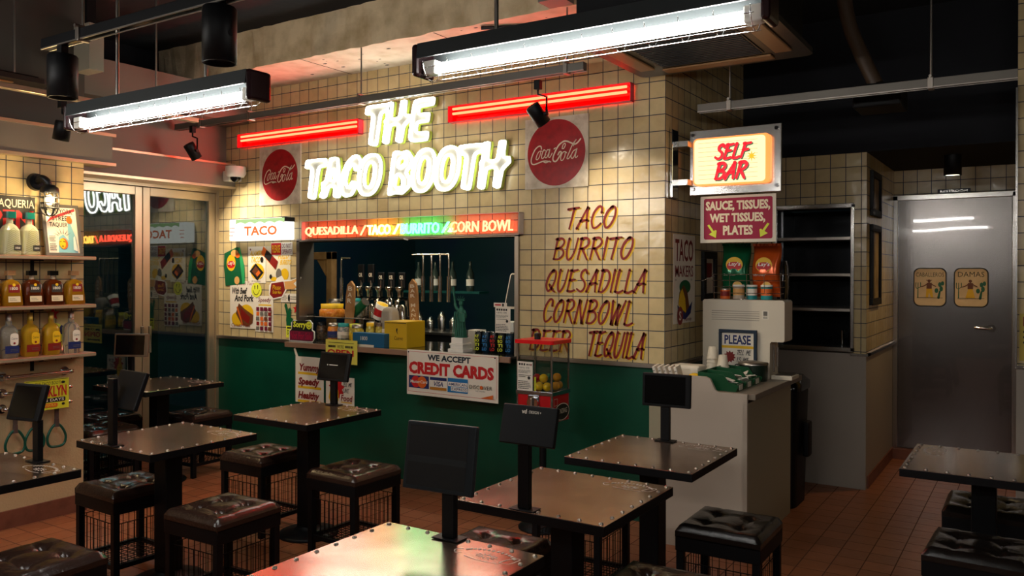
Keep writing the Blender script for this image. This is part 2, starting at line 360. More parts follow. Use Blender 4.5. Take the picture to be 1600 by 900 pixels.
# downstand beam along the booth: rough face, paler underside
b = MB(M_CONC); random.seed(3)
n = 60; x0, x1 = -6.3, -2.13; top = []; bot = []
for i in range(n+1):
    x = x0+(x1-x0)*i/n; top.append((x, 4.255+random.uniform(-.01, .01), 3.44)); bot.append((x, 4.25+random.uniform(-.012, .012), 3.14))
b.add(top+bot, [(i, n+1+i, n+2+i, i+1) for i in range(n)])
b.mat(M_CONCU).add(bot+[(p[0], 4.95, 3.14) for p in bot], [(i, n+1+i, n+2+i, i+1) for i in range(n)])
b.mat(M_CONC).bx(x1-.001, 4.25, 3.14, x1, 4.95, 3.44)
for i in range(26):   # small pits and tie holes
    x = random.uniform(-5.6, -2.3); y = random.uniform(4.3, 4.75); r = random.uniform(.005, .014)
    b.mat(MATS['black_ceiling_paint']); b.at(Matrix()).add([(x+r*cos(a)*1.6, y+r*sin(a), 3.139) for a in (0, .9, 1.9, 3, 4, 5.2)], [(5, 4, 3, 2, 1, 0)])
for x in (-4.6, -3.35): b.bx(x, 4.25, 3.1385, x+.006, 4.8, 3.14)
st(b, 'ceiling_beam')
# booth wall: green below, tiles above, serving hatch
g = MB(M_TX)
for q in ((-6.25, 1.0, -5.17, 1.82), (-3.045, 1.0, -1.957, 1.82), (-6.25, 1.82, -1.957, 3.44)): g.bx(q[0], 4.8, q[1], q[2], 4.93, q[3])
g.mat(M_GREEN).bx(-6.25, 4.8, 0, -1.957, 4.93, .985)
g.mat(M_BASE).bx(-6.25, 4.8, .985, -5.17, 4.93, 1.0); g.bx(-3.045, 4.8, .985, -1.957, 4.93, 1.0); g.bx(-5.17, 4.8, .985, -3.045, 4.93, .99)
WB = st(g, 'wall_back')
m = MB(mt('menu_yellow_paint', 'D8AE1E', .45), on_y(0, 4.8, 0))
MENU = [('TACO', -2.665, 1.862, .385, .138), ('BURRITO', -2.76, 1.66, .60, .138), ('QUESADILLA', -2.82, 1.447, .755, .143), ('CORNBOWL', -2.84, 1.24, .69, .15), ('BEER', -2.945, 1.045, .335, .138), ('TEQUILA', -2.505, 1.03, .43, .16)]
for w, x, z, ww, h in MENU: m.brush(w, x+.011, z-.006, ww, h, .016, .2)
m.mat(M_DRED)
for w, x, z, ww, h in MENU: m.brush(w, x, z, ww, h, .0175, .2)
m.build('painted_menu', WB)
b = MB(M_STEELR); b.bx(-6.25, 4.775, .978, -5.2, 4.8, 1.0); b.bx(-3.0, 4.775, .978, -1.94, 4.8, 1.0); b.bx(-1.957, 4.775, .978, -1.93, 6.38, 1.0); st(b, 'trim_1')
b = MB(M_STEELR)
for q in ((-5.2, 1.82, -3.02, 1.845), (-5.2, 1.0, -5.165, 1.83), (-3.05, 1.0, -3.02, 1.83)): b.bx(q[0], 4.778, q[1], q[2], 4.94, q[3])
st(b, 'trim_2')
st(MB(M_TY).bx(-2.08, 4.93, 1.0, -1.957, 6.4, 3.44).mat(M_GREEN).bx(-2.08, 4.93, 0, -1.957, 6.4, .985).mat(M_BASE).bx(-2.08, 4.93, .985, -1.957, 6.4, 1.0), 'wall_booth_side')
# wall behind the self bar with the pass-through hatch
b = MB(M_TX)
for q in ((-1.957, .985, -1.695, 2.45), (-1.165, .985, -1.06, 2.45), (-1.695, 2.07, -1.165, 2.45)): b.bx(q[0], 6.4, q[1], q[2], 6.52, q[3])
b.mat(M_GREY).bx(-1.957, 6.4, 0, -1.06, 6.52, .97); b.mat(M_STEEL).bx(-1.165, 6.385, .97, -1.045, 6.52, .988); b.mat(M_GREY).bx(-1.957, 6.4, .97, -1.165, 6.52, .985)
st(b, 'wall_kitchen')
b = MB(M_STEEL)
for q in ((-1.72, 2.05, -1.14, 2.085), (-1.72, .995, -1.14, 1.03), (-1.165, 1.0, -1.14, 2.08), (-1.72, 1.0, -1.69, 2.08)): b.bx(q[0], 6.37, q[1], q[2], 6.55, q[3], .004)
st(b, 'trim_3')
b = MB(M_TY).bx(-1.18, 6.52, .985, -1.06, 7.72, 2.45).mat(M_GREY).bx(-1.18, 6.52, 0, -1.06, 7.72, .985).mat(M_STEEL).bx(-1.06, 6.4, .968, -1.045, 7.72, .988).mat(M_BASE).bx(-1.06, 6.45, 0, -1.05, 7.72, .09); st(b, 'wall_kitchen_side')
b = MB(M_TX)
for q in ((-1.06, .985, -1.03, 2.46), (-.17, .985, -.1, 2.46), (-1.03, 2.21, -.17, 2.46)): b.bx(q[0], 7.72, q[1], q[2], 7.85, q[3])
b.mat(M_GREY).bx(-1.06, 7.72, 0, -1.03, 7.85, .985).bx(-.17, 7.72, 0, -.1, 7.85, .985).mat(M_STEEL).bx(-1.06, 7.71, .97, -1.04, 7.72, .988); st(b, 'wall_restroom')
b = MB(M_TX).bx(-.126, 6.13, .985, 3.2, 6.25, 3.44).mat(M_GREY).bx(-.126, 6.13, 0, 3.2, 6.25, .985).mat(M_TY).bx(-.126, 6.25, .985, -.1, 7.85, 2.46).mat(M_GREY).bx(-.126, 6.25, 0, -.1, 7.85, .985)
b.mat(M_STEEL).bx(-.134, 6.115, .97, 3.2, 6.13, .992).bx(-.134, 6.1, .985, -.122, 6.13, 2.75); b.mat(M_BASE).bx(-.126, 6.12, 0, 3.2, 6.13, .1); st(b, 'wall_right')
# shelf wall on the left
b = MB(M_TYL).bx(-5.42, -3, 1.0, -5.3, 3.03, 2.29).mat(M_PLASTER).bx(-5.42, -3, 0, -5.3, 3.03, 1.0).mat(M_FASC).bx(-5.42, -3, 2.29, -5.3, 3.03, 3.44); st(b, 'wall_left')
b = MB(M_BASE).bx(-5.3, -3, 0, -5.285, 3.03, .11).bx(-5.42, 3.03, 0, -5.285, 3.045, .11); st(b, 'baseboard_left')
b = MB(M_FASC).bx(-5.42, -3, 2.29, -5.25, 3.2, 2.49).mat(M_ALU).bx(-5.42, -3, 2.278, -5.24, 3.22, 2.298).bx(-5.42, -3, 2.475, -5.24, 3.22, 2.495); st(b, 'trim_4')
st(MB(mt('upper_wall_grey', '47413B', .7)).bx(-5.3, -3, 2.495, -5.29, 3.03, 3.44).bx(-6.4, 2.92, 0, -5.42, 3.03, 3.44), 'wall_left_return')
# soffit over the glass doors, stepped
b = MB(M_FASC).bx(-6.35, 3.03, 2.32, -6.0, 4.8, 2.515).bx(-6.35, 3.03, 2.515, -6.12, 4.8, 2.86).bx(-6.35, 3.03, 2.86, -5.82, 4.8, 3.14)
b.mat(M_ALU).bx(-6.35, 3.25, 2.505, -5.99, 4.8, 2.522).bx(-6.35, 3.03, 2.3, -5.985, 4.8, 2.32); b.mat(M_VOID).bx(-6.5, 2.9, 2.31, -6.35, 4.95, 3.44); st(b, 'wall_door_header')
# glass doors to the street
def door_leaf(name, y0, y1, hy):
    b = MB(M_ALU); x0, x1 = -6.285, -6.235
    b.bx(x0, y0, .02, x1, y0+.065, 2.27, .004).bx(x0, y1-.065, .02, x1, y1, 2.27, .004).bx(x0, y0+.065, 2.2, x1, y1-.065, 2.27, .004).bx(x0, y0+.065, .02, x1, y1-.065, .1, .004)
    o = b.build(name, kind='structure', centre=False)
    MB(M_PANE).bx(-6.262, y0+.06, .09, -6.258, y1-.06, 2.21).build('glass', o)
    MB(M_STEEL).bx(-6.235, hy-.012, 1.0, -6.19, hy+.012, 1.02).bx(-6.2, hy-.012, .9, -6.185, hy+.012, 1.12, .003).build('door_handle', o)
    return o
door_leaf('door_1', 3.09, 4.06, 4.03); door_leaf('door_2', 4.065, 4.77, 4.1)
b = MB(M_ALU).bx(-6.3, 3.03, 2.275, -6.22, 4.8, 2.31).bx(-6.3, 4.772, 0, -6.22, 4.8, 2.28).bx(-6.3, 3.03, 0, -6.22, 3.088, 2.28); st(b, 'trim_5')
st(MB(mt('night_street', '0C1F22', .7)).bx(-9, 2, -.1, -6.4, 6, 0).mat(mt('night_facade', '16282C', .7, noise=(2, '0A1416'))).bx(-9, 2, 0, -8.9, 6, 3.4), 'outside_street')
# steel restroom door
M_DOOR = mt('rippled_steel', '77726F', .24, 1, bump=.3, bscale=2.2, bdet=0, coat=.7)
b = MB(M_DOOR).bx(-1.02, 7.69, .09, -.19, 7.73, 2.19); D3 = b.build('door_3', kind='structure', centre=False)
b = MB(M_STEEL).bx(-1.06, 7.66, 0, -1.02, 7.76, 2.23, .004).bx(-.19, 7.66, 0, -.15, 7.76, 2.23, .004).bx(-1.06, 7.66, 2.19, -.15, 7.76, 2.235, .004).mat(M_BASE).bx(-1.06, 7.62, 0, -.15, 7.76, .085); b.build('door_frame', D3)
b = MB(M_CHROME).cyl((-.33, 7.69, 1.13), (-.33, 7.675, 1.13), .032, n=24).tube(spline([(-.33, 7.68, 1.13), (-.33, 7.645, 1.13), (-.345, 7.635, 1.13), (-.4, 7.635, 1.133), (-.45, 7.638, 1.136)], 4), .009); b.build('door_handle', D3)
b = MB(M_DARK, on_y(-.72, 7.655, 2.235)).sheet(.24, .035).mat(M_STEEL).txt('RESTROOM', .02, .008, .2, .018); b.build('door_sign', D3)
# rest of the shell, behind the photographer
M_FAR = mt('far_wall_paint', '3A352F', .7)
st(MB(M_FAR).bx(3.1, -3, 0, 3.2, 8, 3.44), 'wall_far_right'); st(MB(M_FAR).bx(-5.42, -3.1, 0, 3.2, -3, 3.44), 'wall_front')
# kitchen behind the hatch
M_KIT = mt('teal_kitchen_wall', '0A3034', .5, noise=(1.2, '10203C')); M_KF = mt('kitchen_floor', '15181A', .5)
st(MB(M_KIT).bx(-6.35, 7.6, 0, -1.18, 7.72, 3.44).bx(-6.35, 4.93, 0, -6.25, 7.72, 3.44), 'wall_kitchen_back')
st(MB(M_KF).bx(-6.25, 4.93, 0, -2.08, 7.6, .004).bx(-2.08, 6.52, 0, -1.18, 7.6, .004), 'floor_kitchen')
# ---------------------------------------------------------------- lamps
M_TUBEL = glow('fluorescent_tube_light', (1, .97, .92), L_TUBE)
M_ROD = mt('galvanised_rod', 'B9B3A8', .3, 1)
def fluor(x0, x1, y, z, label, rods):
    t = T('fluorescent_lamp', label, 'lamp', ((x0+x1)/2, y, z), 'caged fluorescent lamps')
    L = (x1-x0)/2
    b = MB(mt('lamp_housing_grey', '2F3435', .45)); pr = [(-.056, .034), (-.05, .09), (.05, .09), (.056, .034), (.048, .034), (.044, .08), (-.044, .08), (-.048, .034)]
    b.at(Matrix(((0, 0, 1, 0), (1, 0, 0, 0), (0, 1, 0, 0), (0, 0, 0, 1)))).prism(pr, -L, L); b.build('housing', t, True)
    for s in (-1, 1): MB(mt('lamp_end_cap', '2A1416', .25)).bx(s*(L+.012)-.014, -.056, -.03, s*(L+.012)+.014, .056, .09, .012).build('end_cap', t, True)  # maroon cap colour carries the red neon's reflection
    MB(M_TUBEL).cyl((-L+.06, 0, 0), (L-.06, 0, 0), .019, n=16).build('tube', t, True)
    for s in (-1, 1): MB(M_WHITE).bx(min(s*(L-.06), s*(L-.005)), -.022, -.022, max(s*(L-.06), s*(L-.005)), .022, .03, .005).build('tube_holder', t, True)
    b = MB(M_CHROME)
    for i in range(12):
        x = -L+.03+(2*L-.06)*i/11
        b.tube([(x, .055*cos(a), .02+.065*sin(a)) for a in [pi+pi*k/8 for k in range(9)]], .0016, 5)
    for a in (pi*1.12, pi*1.34, pi*1.5, pi*1.66, pi*1.88): b.tube([(-L+.02, .055*cos(a), .02+.065*sin(a)), (L-.02, .055*cos(a), .02+.065*sin(a))], .0018, 5)
    b.build('wire_guard', t, True)
    for x in rods: MB(M_ROD).cyl((x-(x0+x1)/2, 0, .08), (x-(x0+x1)/2, 0, 3.44-z), .008).build('hanging_rod', t, True)
    return t
fluor(-3.87, -2.60, 2.18, 2.27, 'caged fluorescent lamp hanging at left in front of the glass doors and soffit', (-3.54, -2.91))
fluor(-1.95, -.68, 2.43, 2.33, 'caged fluorescent lamp hanging under the black ceiling unit, nearest the self bar', (-1.63, -.85))
fluor(-.2, 1.1, -.4, 2.33, 'caged fluorescent lamp hanging behind the camera', (.1, .8))  # out-of-view lamp added for fill light
fluor(-4.75, -3.5, .9, 2.33, 'caged fluorescent lamp left of the picture edge by the shelf wall', (-4.5, -3.8))  # added lamp, never in view, brightens the shelf wall
fluor(-4.75, -3.5, -.4, 2.33, 'caged fluorescent lamp behind the camera at the shelf wall', (-4.5, -3.8))  # second added lamp lifting the lower left, out of view
fluor(1.05, 2.3, 2.0, 2.33, 'caged fluorescent lamp right of the picture edge', (1.3, 2.0))  # added fill lamp for the right side, out of view
fluor(-2.0, -.7, -1.5, 2.33, 'caged fluorescent lamp farthest behind the camera', (-1.7, -1.0))  # unseen, added for general fill
def rail(x0, x1, y, z, label, rods, m=M_BLACK, along='x', top=3.44):
    t = T('track_rail', label, 'track rail', (x0, y, z), 'lighting track rails')
    L = x1-x0; R = Matrix() if along == 'x' else Matrix.Rotation(pi/2, 4, 'Z')
    b = MB(m, R).bx(0, -.022, 0, L, .022, .045, .002).mat(M_BLKGL).bx(0, -.01, -.004, L, .01, 0); b.build('rail', t, True)
    b = MB(M_STEELR, R)
    for s in (-1, 1): b.bx(0, s*.02-.003, -.006, L, s*.02+.003, .0)
    b.build('rail_lip', t, True)
    for x in rods:
        MB(M_ROD, R).cyl((x-x0, 0, .05), (x-x0, 0, top-z), .006).build('hanging_rod', t, True)
        MB(M_STEELR, R).bx(x-x0-.014, -.03, -.012, x-x0+.014, .03, .05, .003).cyl((x-x0, -.04, .055), (x-x0, .04, .055), .008).build('clamp', t, True)
    return t
M_RAILG = mt('grey_track', '6B665F', .45, .4)
rail(-6.08, -2.24, 4.27, 2.755, 'long grey lighting track crossing in front of the white neon sign', (-5.75, -5.15, -4.0, -2.36), M_RAILG, top=3.14)
rail(-4.0, -.4, 2.1, 2.63, 'black lighting track at top left with two hanging black spotlights', (-3.68,))
rail(-1.80, -.1, 4.95, 2.575, 'dark lighting track above the illuminated self bar sign', (-1.6, -.5), M_RAILG)
def spot(p, aim, label, r=.045, L=.13, watts=0, stem=.12, col=(1, .86, .66), ang=62):
    t = T('track_spotlight', label, 'spotlight', p, 'black track spotlights')
    d = (Vector(aim)-Vector(p)).normalized(); q = d.to_track_quat('Z', 'Y').to_matrix().to_4x4()
    b = MB(M_BLACK, q).lathe([(r*.92, -L/2), (r, -L/2+.008), (r, L/2), (r*.88, L/2), (r*.8, L/2-.02), (0.001, L/2-.025)], 24); b.build('lamp_head', t, True)
    b = MB(glow('spot_lens_lit', (1, .85, .6), 2.0) if watts else M_DARK, q).lathe([(r*.78, L/2-.019), (r*.3, L/2-.016), (.001, L/2-.0155)], 20); b.build('lens', t, True)
    b = MB(M_BLACK).bx(-.02, -.018, stem+.03, .02, .018, stem+.085, .003).tube([(0, 0, stem+.03), (0, 0, stem), (.06, 0, stem-.02), (.06, 0, 0)], .007, 6).cyl((.035, 0, 0), (.066, 0, 0), .012); b.build('bracket', t, True)
    if watts:
        l = bpy.data.lights.new('spot_beam', 'SPOT'); l.energy = watts; l.color = col; l.spot_size = math.radians(ang); l.spot_blend = 1.0; l.shadow_soft_size = .03
        lo = bpy.data.objects.new('spot_beam', l); COL.objects.link(lo); lo.parent = t; lo.location = d*(L/2+.012); lo.rotation_euler = d.to_track_quat('-Z', 'Y').to_euler()
    return t
spot((-5.80, 4.22, 2.55), (-5.75, 4.8, 1.75), 'black spotlight tilted at the wall over the white lightbox', watts=L_SPOT*1.1, ang=85)
spot((-2.53, 4.22, 2.515), (-2.2, 4.8, 1.75), 'black spotlight hanging before the right red neon bar, over the round soda sign', watts=L_SPOT*.35, ang=85)
spot((-3.85, 2.1, 2.48), (-3.85, 2.1, 0), 'fat black spotlight hanging straight down at the far left end of the track', r=.066, L=.2, stem=.06)
spot((-2.72, 2.1, 2.5), (-2.72, 2.1, 0), 'fat black spotlight above the left fluorescent lamp, cables on top', r=.066, L=.22, stem=.06)
spot((-4.77, 2.6, 2.385), (-5.3, 2.55, .5), 'small black spotlight at the shelf wall beside the left lamp end', r=.045, L=.11, stem=.1, watts=L_SPOT*.35, ang=80)
t = T('track_rail', 'short pale lighting track running towards the glass doors', 'track rail', (-4.77, 1.6, 2.57), 'lighting track rails')
MB(M_ALU).bx(-.025, 0, 0, .025, 1.9, .03, .003).build('rail', t, True)
for y in (.5, 1.6): MB(M_ROD).cyl((0, y, .03), (0, y, .87), .006).build('hanging_rod', t, True)
# ceiling cassettes
def cassette(c, label, s=.5, h=.3):
    t = T('ceiling_air_conditioner', label, 'air conditioner', c, 'ceiling air conditioners')
    MB(M_BLACK).bx(-s+.05, -s+.05, .03, s-.05, s-.05, h, .01).build('body', t, True)
    b = MB(mt('cassette_panel', '2B2622', .4))
    b.at(Matrix()).prism(rrect(-s, -s, s, s, .05), 0, .03); b.build('panel', t, True)
    b = MB(mt('cassette_grille', '0E0E10', .5)).bx(-s*.58, -s*.58, -.006, s*.58, s*.58, 0).mat(M_DARK)
    for i in range(18): y = -s*.55+s*1.1*i/17; b.bx(-s*.56, y-.004, -.012, s*.56, y+.004, -.006)
    b.build('grille', t, True)
    for k in range(4): MB(mt('louvre_edge', '8A6540', .4), Matrix.Rotation(k*pi/2, 4, 'Z')).bx(-s*.62, s*.68, -.012, s*.62, s*.86, -.001, .005).build('louvre', t, True)
    for x in (-.7*s, .7*s):
        for y in (-.7*s, .7*s): MB(M_ROD).cyl((x, y, h), (x, y, 3.44-c[2]), .006).build('hanger', t, True)
cassette((-1.53, 4.12, 2.75), 'black square ceiling air conditioner above the right fluorescent lamp')
cassette((-5.56, 2.2, 2.7), 'dark ceiling air conditioner at the top left corner over the bottle shelves', .5, .05)
b = MB(mt('pale_duct_metal', 'A39C8C', .45, .3)).bx(-5.28, 2.95, 2.86, -5.1, 3.05, 3.16, .004).mat(M_BLACK).bx(-5.2, 2.97, 3.16, -5.16, 3.03, 3.44); b.build('duct_box', label='pale metal duct box under the ceiling above the left spotlight', cat='duct')
b = MB(mt('dark_pipe', '4A3A2C', .4)).tube(spline([(-1.06, 5.5, 3.4), (-1.02, 5.5, 3.15), (-.95, 5.5, 2.95), (-.86, 5.5, 2.74)], 5), .045, 12).mat(M_BLACK).bx(-.97, 5.35, 2.58, -.7, 5.65, 2.72, .01)
b.build('drop_pipe', label='dark curved pipe dropping from the black ceiling above the self bar', cat='pipe')
b = MB(mt('column_grey', '77716A', .6)).bx(-2.46, 4.1, 3.14, -2.3, 4.24, 3.44).mat(M_BLACK).cyl((-2.36, 4.08, 3.17), (-2.36, 4.08, 3.4), .012).cyl((-2.42, 4.09, 3.3), (-2.42, 4.0, 3.3), .02)
b.build('junction_box', label='grey junction box on the concrete beam above the right lamp', cat='junction box')
b = MB(M_WHITE).lathe([(.075, 0), (.08, -.02), (.06, -.045), (.035, -.06), (.001, -.062)], 24, (-2.9, 4.45, 3.139)); t = b.build('smoke_detector', label='white round smoke detector on the concrete beam', cat='smoke detector')
MB(M_RED).lathe([(.055, -.046), (.036, -.058)], 20, (-2.9, 4.45, 3.139), caps=False).build('ring', t)
b = MB(M_DARK).cyl((-3.0, 4.3, 3.126), (-2.05, 4.72, 3.126), .012); b.build('conduit', label='thin dark conduit pipe along the beam beside the smoke detector', cat='conduit')
# CCTV dome
t = T('security_camera', 'white dome security camera at the corner above the glass doors', 'camera', (-5.92, 4.8, 2.42))
MB(M_WHITE).bx(-.1, -.13, -.06, .01, -.0, .03, .01).build('bracket', t, True)
MB(M_WHITE).lathe([(.085, .06), (.088, .0), (.07, -.03)], 24, (.05, -.1, 0)).build('housing', t, True)
MB(M_BLKGL).ball((.05, -.1, -.03), .045, 16, 8).build('lens_dome', t, True)
# caged wall lantern
t = T('wall_lantern', 'caged glass wall lantern with glowing bulb above the bottle shelves', 'lamp', (-5.3, 2.72, 2.13))
MB(M_DARK).cyl((0, 0, 0), (.03, 0, 0), .055, .05, 24).tube(spline([(.02, 0, 0), (.07, .0, .02), (.1, .02, .0), (.1, .03, -.04)], 4), .022, 10).build('wall_bracket', t, True)
MB(M_DARK).lathe([(.03, .02), (.052, .0), (.055, -.03)], 20, (.1, .035, -.04)).build('cap', t, True)
MB(M_CLEAR).lathe([(.04, -.03), (.042, -.1), (.036, -.14), (.001, -.165)], 20, (.1, .035, -.04)).build('glass_shade', t, True)
MB(glow('warm_bulb', (1, .72, .34), 14)).ball((.1, .035, -.115), .022, 12, 8, sz=1.5).build('bulb', t, True)
b = MB(M_DARK)
for k in range(6):
    a = k*pi/3; b.tube(spline([(.1+.05*cos(a), .035+.05*sin(a), -.07), (.1+.051*cos(a), .035+.051*sin(a), -.15), (.1+.035*cos(a), .035+.035*sin(a), -.2), (.1, .035, -.215)], 3), .004, 6)
for z in (-.1, -.135, -.165): b.tube([(.1+.051*cos(a), .035+.051*sin(a), z) for a in [2*pi*i/20 for i in range(20)]], .004, 6, True)
b.build('cage', t, True)
l = bpy.data.lights.new('bulb_light', 'POINT'); l.energy = L_WARM; l.color = (1, .72, .36); l.shadow_soft_size = .03
lo = bpy.data.objects.new('bulb_light', l); COL.objects.link(lo); lo.parent = t; lo.location = (.17, .035, -.115)
# downlight before the steel door
t = T('downlight', 'black cylinder downlight before the steel restroom door', 'lamp', (-.55, 6.9, 2.3))
MB(M_BLACK).lathe([(.06, .15), (.06, 0), (.052, 0), (.05, .02)], 24).build('body', t, True); MB(glow('downlight_lens', (1, .9, .65), 3)).lathe([(.05, .004), (.001, .003)], 20).build('lens', t, True)
l = bpy.data.lights.new('downlight_beam', 'SPOT'); l.energy = 20; l.color = (1, .7, .34); l.spot_size = math.radians(120); l.spot_blend = .8; l.shadow_soft_size = .04
lo = bpy.data.objects.new('downlight_beam', l); COL.objects.link(lo); lo.parent = t; lo.location = (0, 0, -.005)

# added fill lights, both unseen: strip under the hatch lintel, lamp in the kitchen
t = T('hatch_strip_light', 'thin strip light hidden under the lintel of the hatch', 'lamp', (-4.1, 4.97, 1.9))
MB(M_WHITE).bx(-.9, -.02, 0, .9, .02, .03, .003).build('body', t, True)
l = bpy.data.lights.new('hatch_light', 'AREA'); l.shape = 'RECTANGLE'; l.size = 1.7; l.size_y = .03; l.energy = 5; l.color = (1, .85, .62)
lo = bpy.data.objects.new('hatch_light', l); COL.objects.link(lo); lo.parent = t; lo.location = (0, 0, -.004)
t = T('kitchen_lamp', 'dim blue green lamp deep in the kitchen above the hatch view', 'lamp', (-4.9, 5.35, 2.75))
MB(M_DARK).lathe([(.1, .1), (.12, 0), (.02, .03)], 20).build('shade', t, True); MB(M_ROD).cyl((0, 0, .1), (0, 0, .69), .006).build('cord', t, True)
l = bpy.data.lights.new('kitchen_light', 'POINT'); l.energy = 24; l.color = (.78, .92, .86); l.shadow_soft_size = .08
lo = bpy.data.objects.new('kitchen_light', l); COL.objects.link(lo); lo.parent = t; lo.location = (0, 0, -.1)

l = bpy.data.lights.new('street_light', 'POINT'); l.energy = 60; l.color = (.35, .85, .9); l.shadow_soft_size = .2  # added light without a fixture, lifts the street outside
lo = bpy.data.objects.new('street_light', l); COL.objects.link(lo); lo.location = (-7.6, 4.6, 3.2)
# ================================================================ SIGNS ON THE BOOTH WALL
def chaikin(p, n=1, q=.22):
    for _ in range(n):
        o = []
        for i in range(len(p)):
            a, b = p[i], p[(i+1) % len(p)]
            o += [(a[0]*(1-q)+b[0]*q, a[1]*(1-q)+b[1]*q), (a[0]*q+b[0]*(1-q), a[1]*q+b[1]*(1-q))]
        p = o
    return p
def ell(cx, cy, a, b, n=28, e=2.3):
    return [(cx+a*math.copysign(abs(cos(t))**(2/e), cos(t)), cy+b*math.copysign(abs(sin(t))**(2/e), sin(t))) for t in [2*pi*i/n for i in range(n)]]
LET = {'T': ([(0, .76), (0, 1), (1, 1), (1, .77), (.7, .77), (.7, .03), (.58, 0), (.3, .05), (.3, .76)], []),
 'H': ([(0, .05), (0, .5), (-.06, .55), (.02, .62), (0, 1), (.32, 1), (.32, .62), (.66, .62), (.66, 1), (.98, 1), (.98, .66), (1.22, .66), (1.3, .52), (1.02, .38), (1.0, .02), (.85, 0), (.66, .05), (.66, .42), (.34, .42), (.34, .02), (.2, 0)], []),
 'E': ([(.18, 0), (0, .1), (0, 1), (1, 1), (1, .78), (.36, .78), (.36, .66), (.86, .66), (.86, .42), (.36, .42), (.36, .24), (.92, .24), (.92, 0)], []),
 'A': ([(0, .08), (.1, .2), (.02, .42), (.2, .45), (.26, 1), (.7, 1), (1.0, .02), (.84, 0), (.66, .03), (.62, .27), (.42, .27), (.36, .05), (.2, 0)], [[(.44, .46), (.6, .46), (.52, .72)]]),
 'C': ([(.5, 1), (.2, .84), (.0, .5), (.04, .16), (.36, 0), (.72, .04), (.96, .34), (.62, .42), (.46, .26), (.34, .4), (.4, .66), (.56, .76), (.66, .6), (.98, .62), (.96, .86), (.76, 1)], []),
 'O': (ell(.5, .5, .5, .5), [ell(.5, .5, .15, .26, 20)]),
 'B': ([(0, 0), (0, 1), (.3, 1), (.38, .97), (.7, 1), (1, .8), (.98, .62), (.78, .5), (1, .36), (1.02, .16), (.7, 0), (.34, .03), (.2, 0)], [[(.38, .62), (.62, .72), (.58, .82), (.38, .78)], [(.34, .2), (.62, .2), (.6, .34), (.36, .46)]])}
def inset(p, d):
    a = sum(p[k][0]*p[(k+1) % len(p)][1]-p[(k+1) % len(p)][0]*p[k][1] for k in range(len(p)))
    if a < 0: d = -d
    o = []; n = len(p)
    for k in range(n):
        x0, y0 = p[k-1]; x1, y1 = p[(k+1) % n]; L = math.hypot(x1-x0, y1-y0) or 1
        o.append((p[k][0]-(y1-y0)/L*d, p[k][1]+(x1-x0)/L*d))
    return o
M_NEON = glow('white_neon_tube', (1, .99, .9), L_SIGN); M_LBACK = mt('white_letter_acrylic', '8A877B', .4); M_FRINGE = mt('lime_letter_return', 'AFC24A', .35)
sign = T('neon_sign', 'big white glowing neon lettering THE TACO BOOTH on the tiled wall', 'neon sign', (-4.06, 4.8, 2.15))
for ch, x0, z0, w, h in (('T', -4.45, 2.535, .243, .325), ('H', -4.234, 2.54, .2, .325), ('E', -3.981, 2.535, .209, .325),
        ('T', -5.11, 2.155, .24, .335), ('A', -4.91, 2.155, .245, .335), ('C', -4.70, 2.155, .22, .335), ('O', -4.514, 2.155, .25, .335),
        ('B', -4.181, 2.15, .213, .338), ('O', -3.973, 2.155, .229, .335), ('O', -3.756, 2.155, .234, .335), ('T', -3.563, 2.15, .232, .335), ('H', -3.35, 2.15, .2, .34)):
    out, holes = LET[ch]; mp = lambda p: [(x0+u*w+.17*v*h, z0+v*h) for u, v in p]
    sm = (lambda p: p) if ch == 'O' else (lambda p: chaikin(chaikin(p, 1, .12), 1, .25))
    o2 = sm(mp(out)); hs = [sm(mp(q)) for q in holes]
    poly = list(o2)
    for q in hs:
        i, j = min(((i, j) for i in range(len(poly)) for j in range(len(q))), key=lambda ij: (poly[ij[0]][0]-q[ij[1]][0])**2+(poly[ij[0]][1]-q[ij[1]][1])**2)
        def area(p): return sum(p[k][0]*p[(k+1) % len(p)][1]-p[(k+1) % len(p)][0]*p[k][1] for k in range(len(p)))
        if area(poly)*area(q) > 0: q = q[::-1]; j = len(q)-1-j
        poly = poly[:i+1]+q[j:]+q[:j+1]+poly[i:]
    L = MB(M_LBACK, on_y(0, 4.8, 0)).prism(poly, .038, .046).build('letter_'+ch.lower(), sign)
    MB(M_FRINGE, on_y(0, 4.8, 0)).prism(inset(poly, -.003), .016, .038).build('letter_return', L)  # lime plate puts the coloured glare fringe around the letters
    b = MB(M_NEON, on_y(0, 4.8, 0))
    for q in [o2]+hs:
        cx = sum(p[0] for p in q)/len(q); cy = sum(p[1] for p in q)/len(q)
        b.tube([(x, y, .058) for x, y in inset(q, .013 if q is o2 else -.010)], .0085, 7, True)
    b.build('neon_tube', L)
def red_bar(x0, x1, label):
    t = T('neon_bar', label, 'neon bar', ((x0+x1)/2, 4.8, 2.65), 'red neon bars')
    M_RT = glow('red_neon_tube', (48*L_RED, .85*L_RED, .35*L_RED), 1); L = (x1-x0)/2
    for z in (.062, .096):
        MB(M_RT).cyl((-L+.035, -.045, z), (L-.035, -.045, z), .009, n=10).build('neon_tube', t, True)
    b = MB(M_TINT).bx(-L, -.012, 0, L, -.008, .118); b.build('acrylic_back', t, True)
    b = MB(mt('red_acrylic_rim', 'D0384A', .2))
    for q in ((-L, 0, -L+.006, .118), (L-.006, 0, L, .118), (-L, 0, L, .005), (-L, .113, L, .118)): b.bx(q[0], -.06, q[1], q[2], -.006, q[3])
    b.build('rim', t, True)
red_bar(-5.90, -4.47, 'long red neon bar left of the white neon word THE'); red_bar(-3.60, -2.165, 'long red neon bar at the right, partly behind a black spotlight')
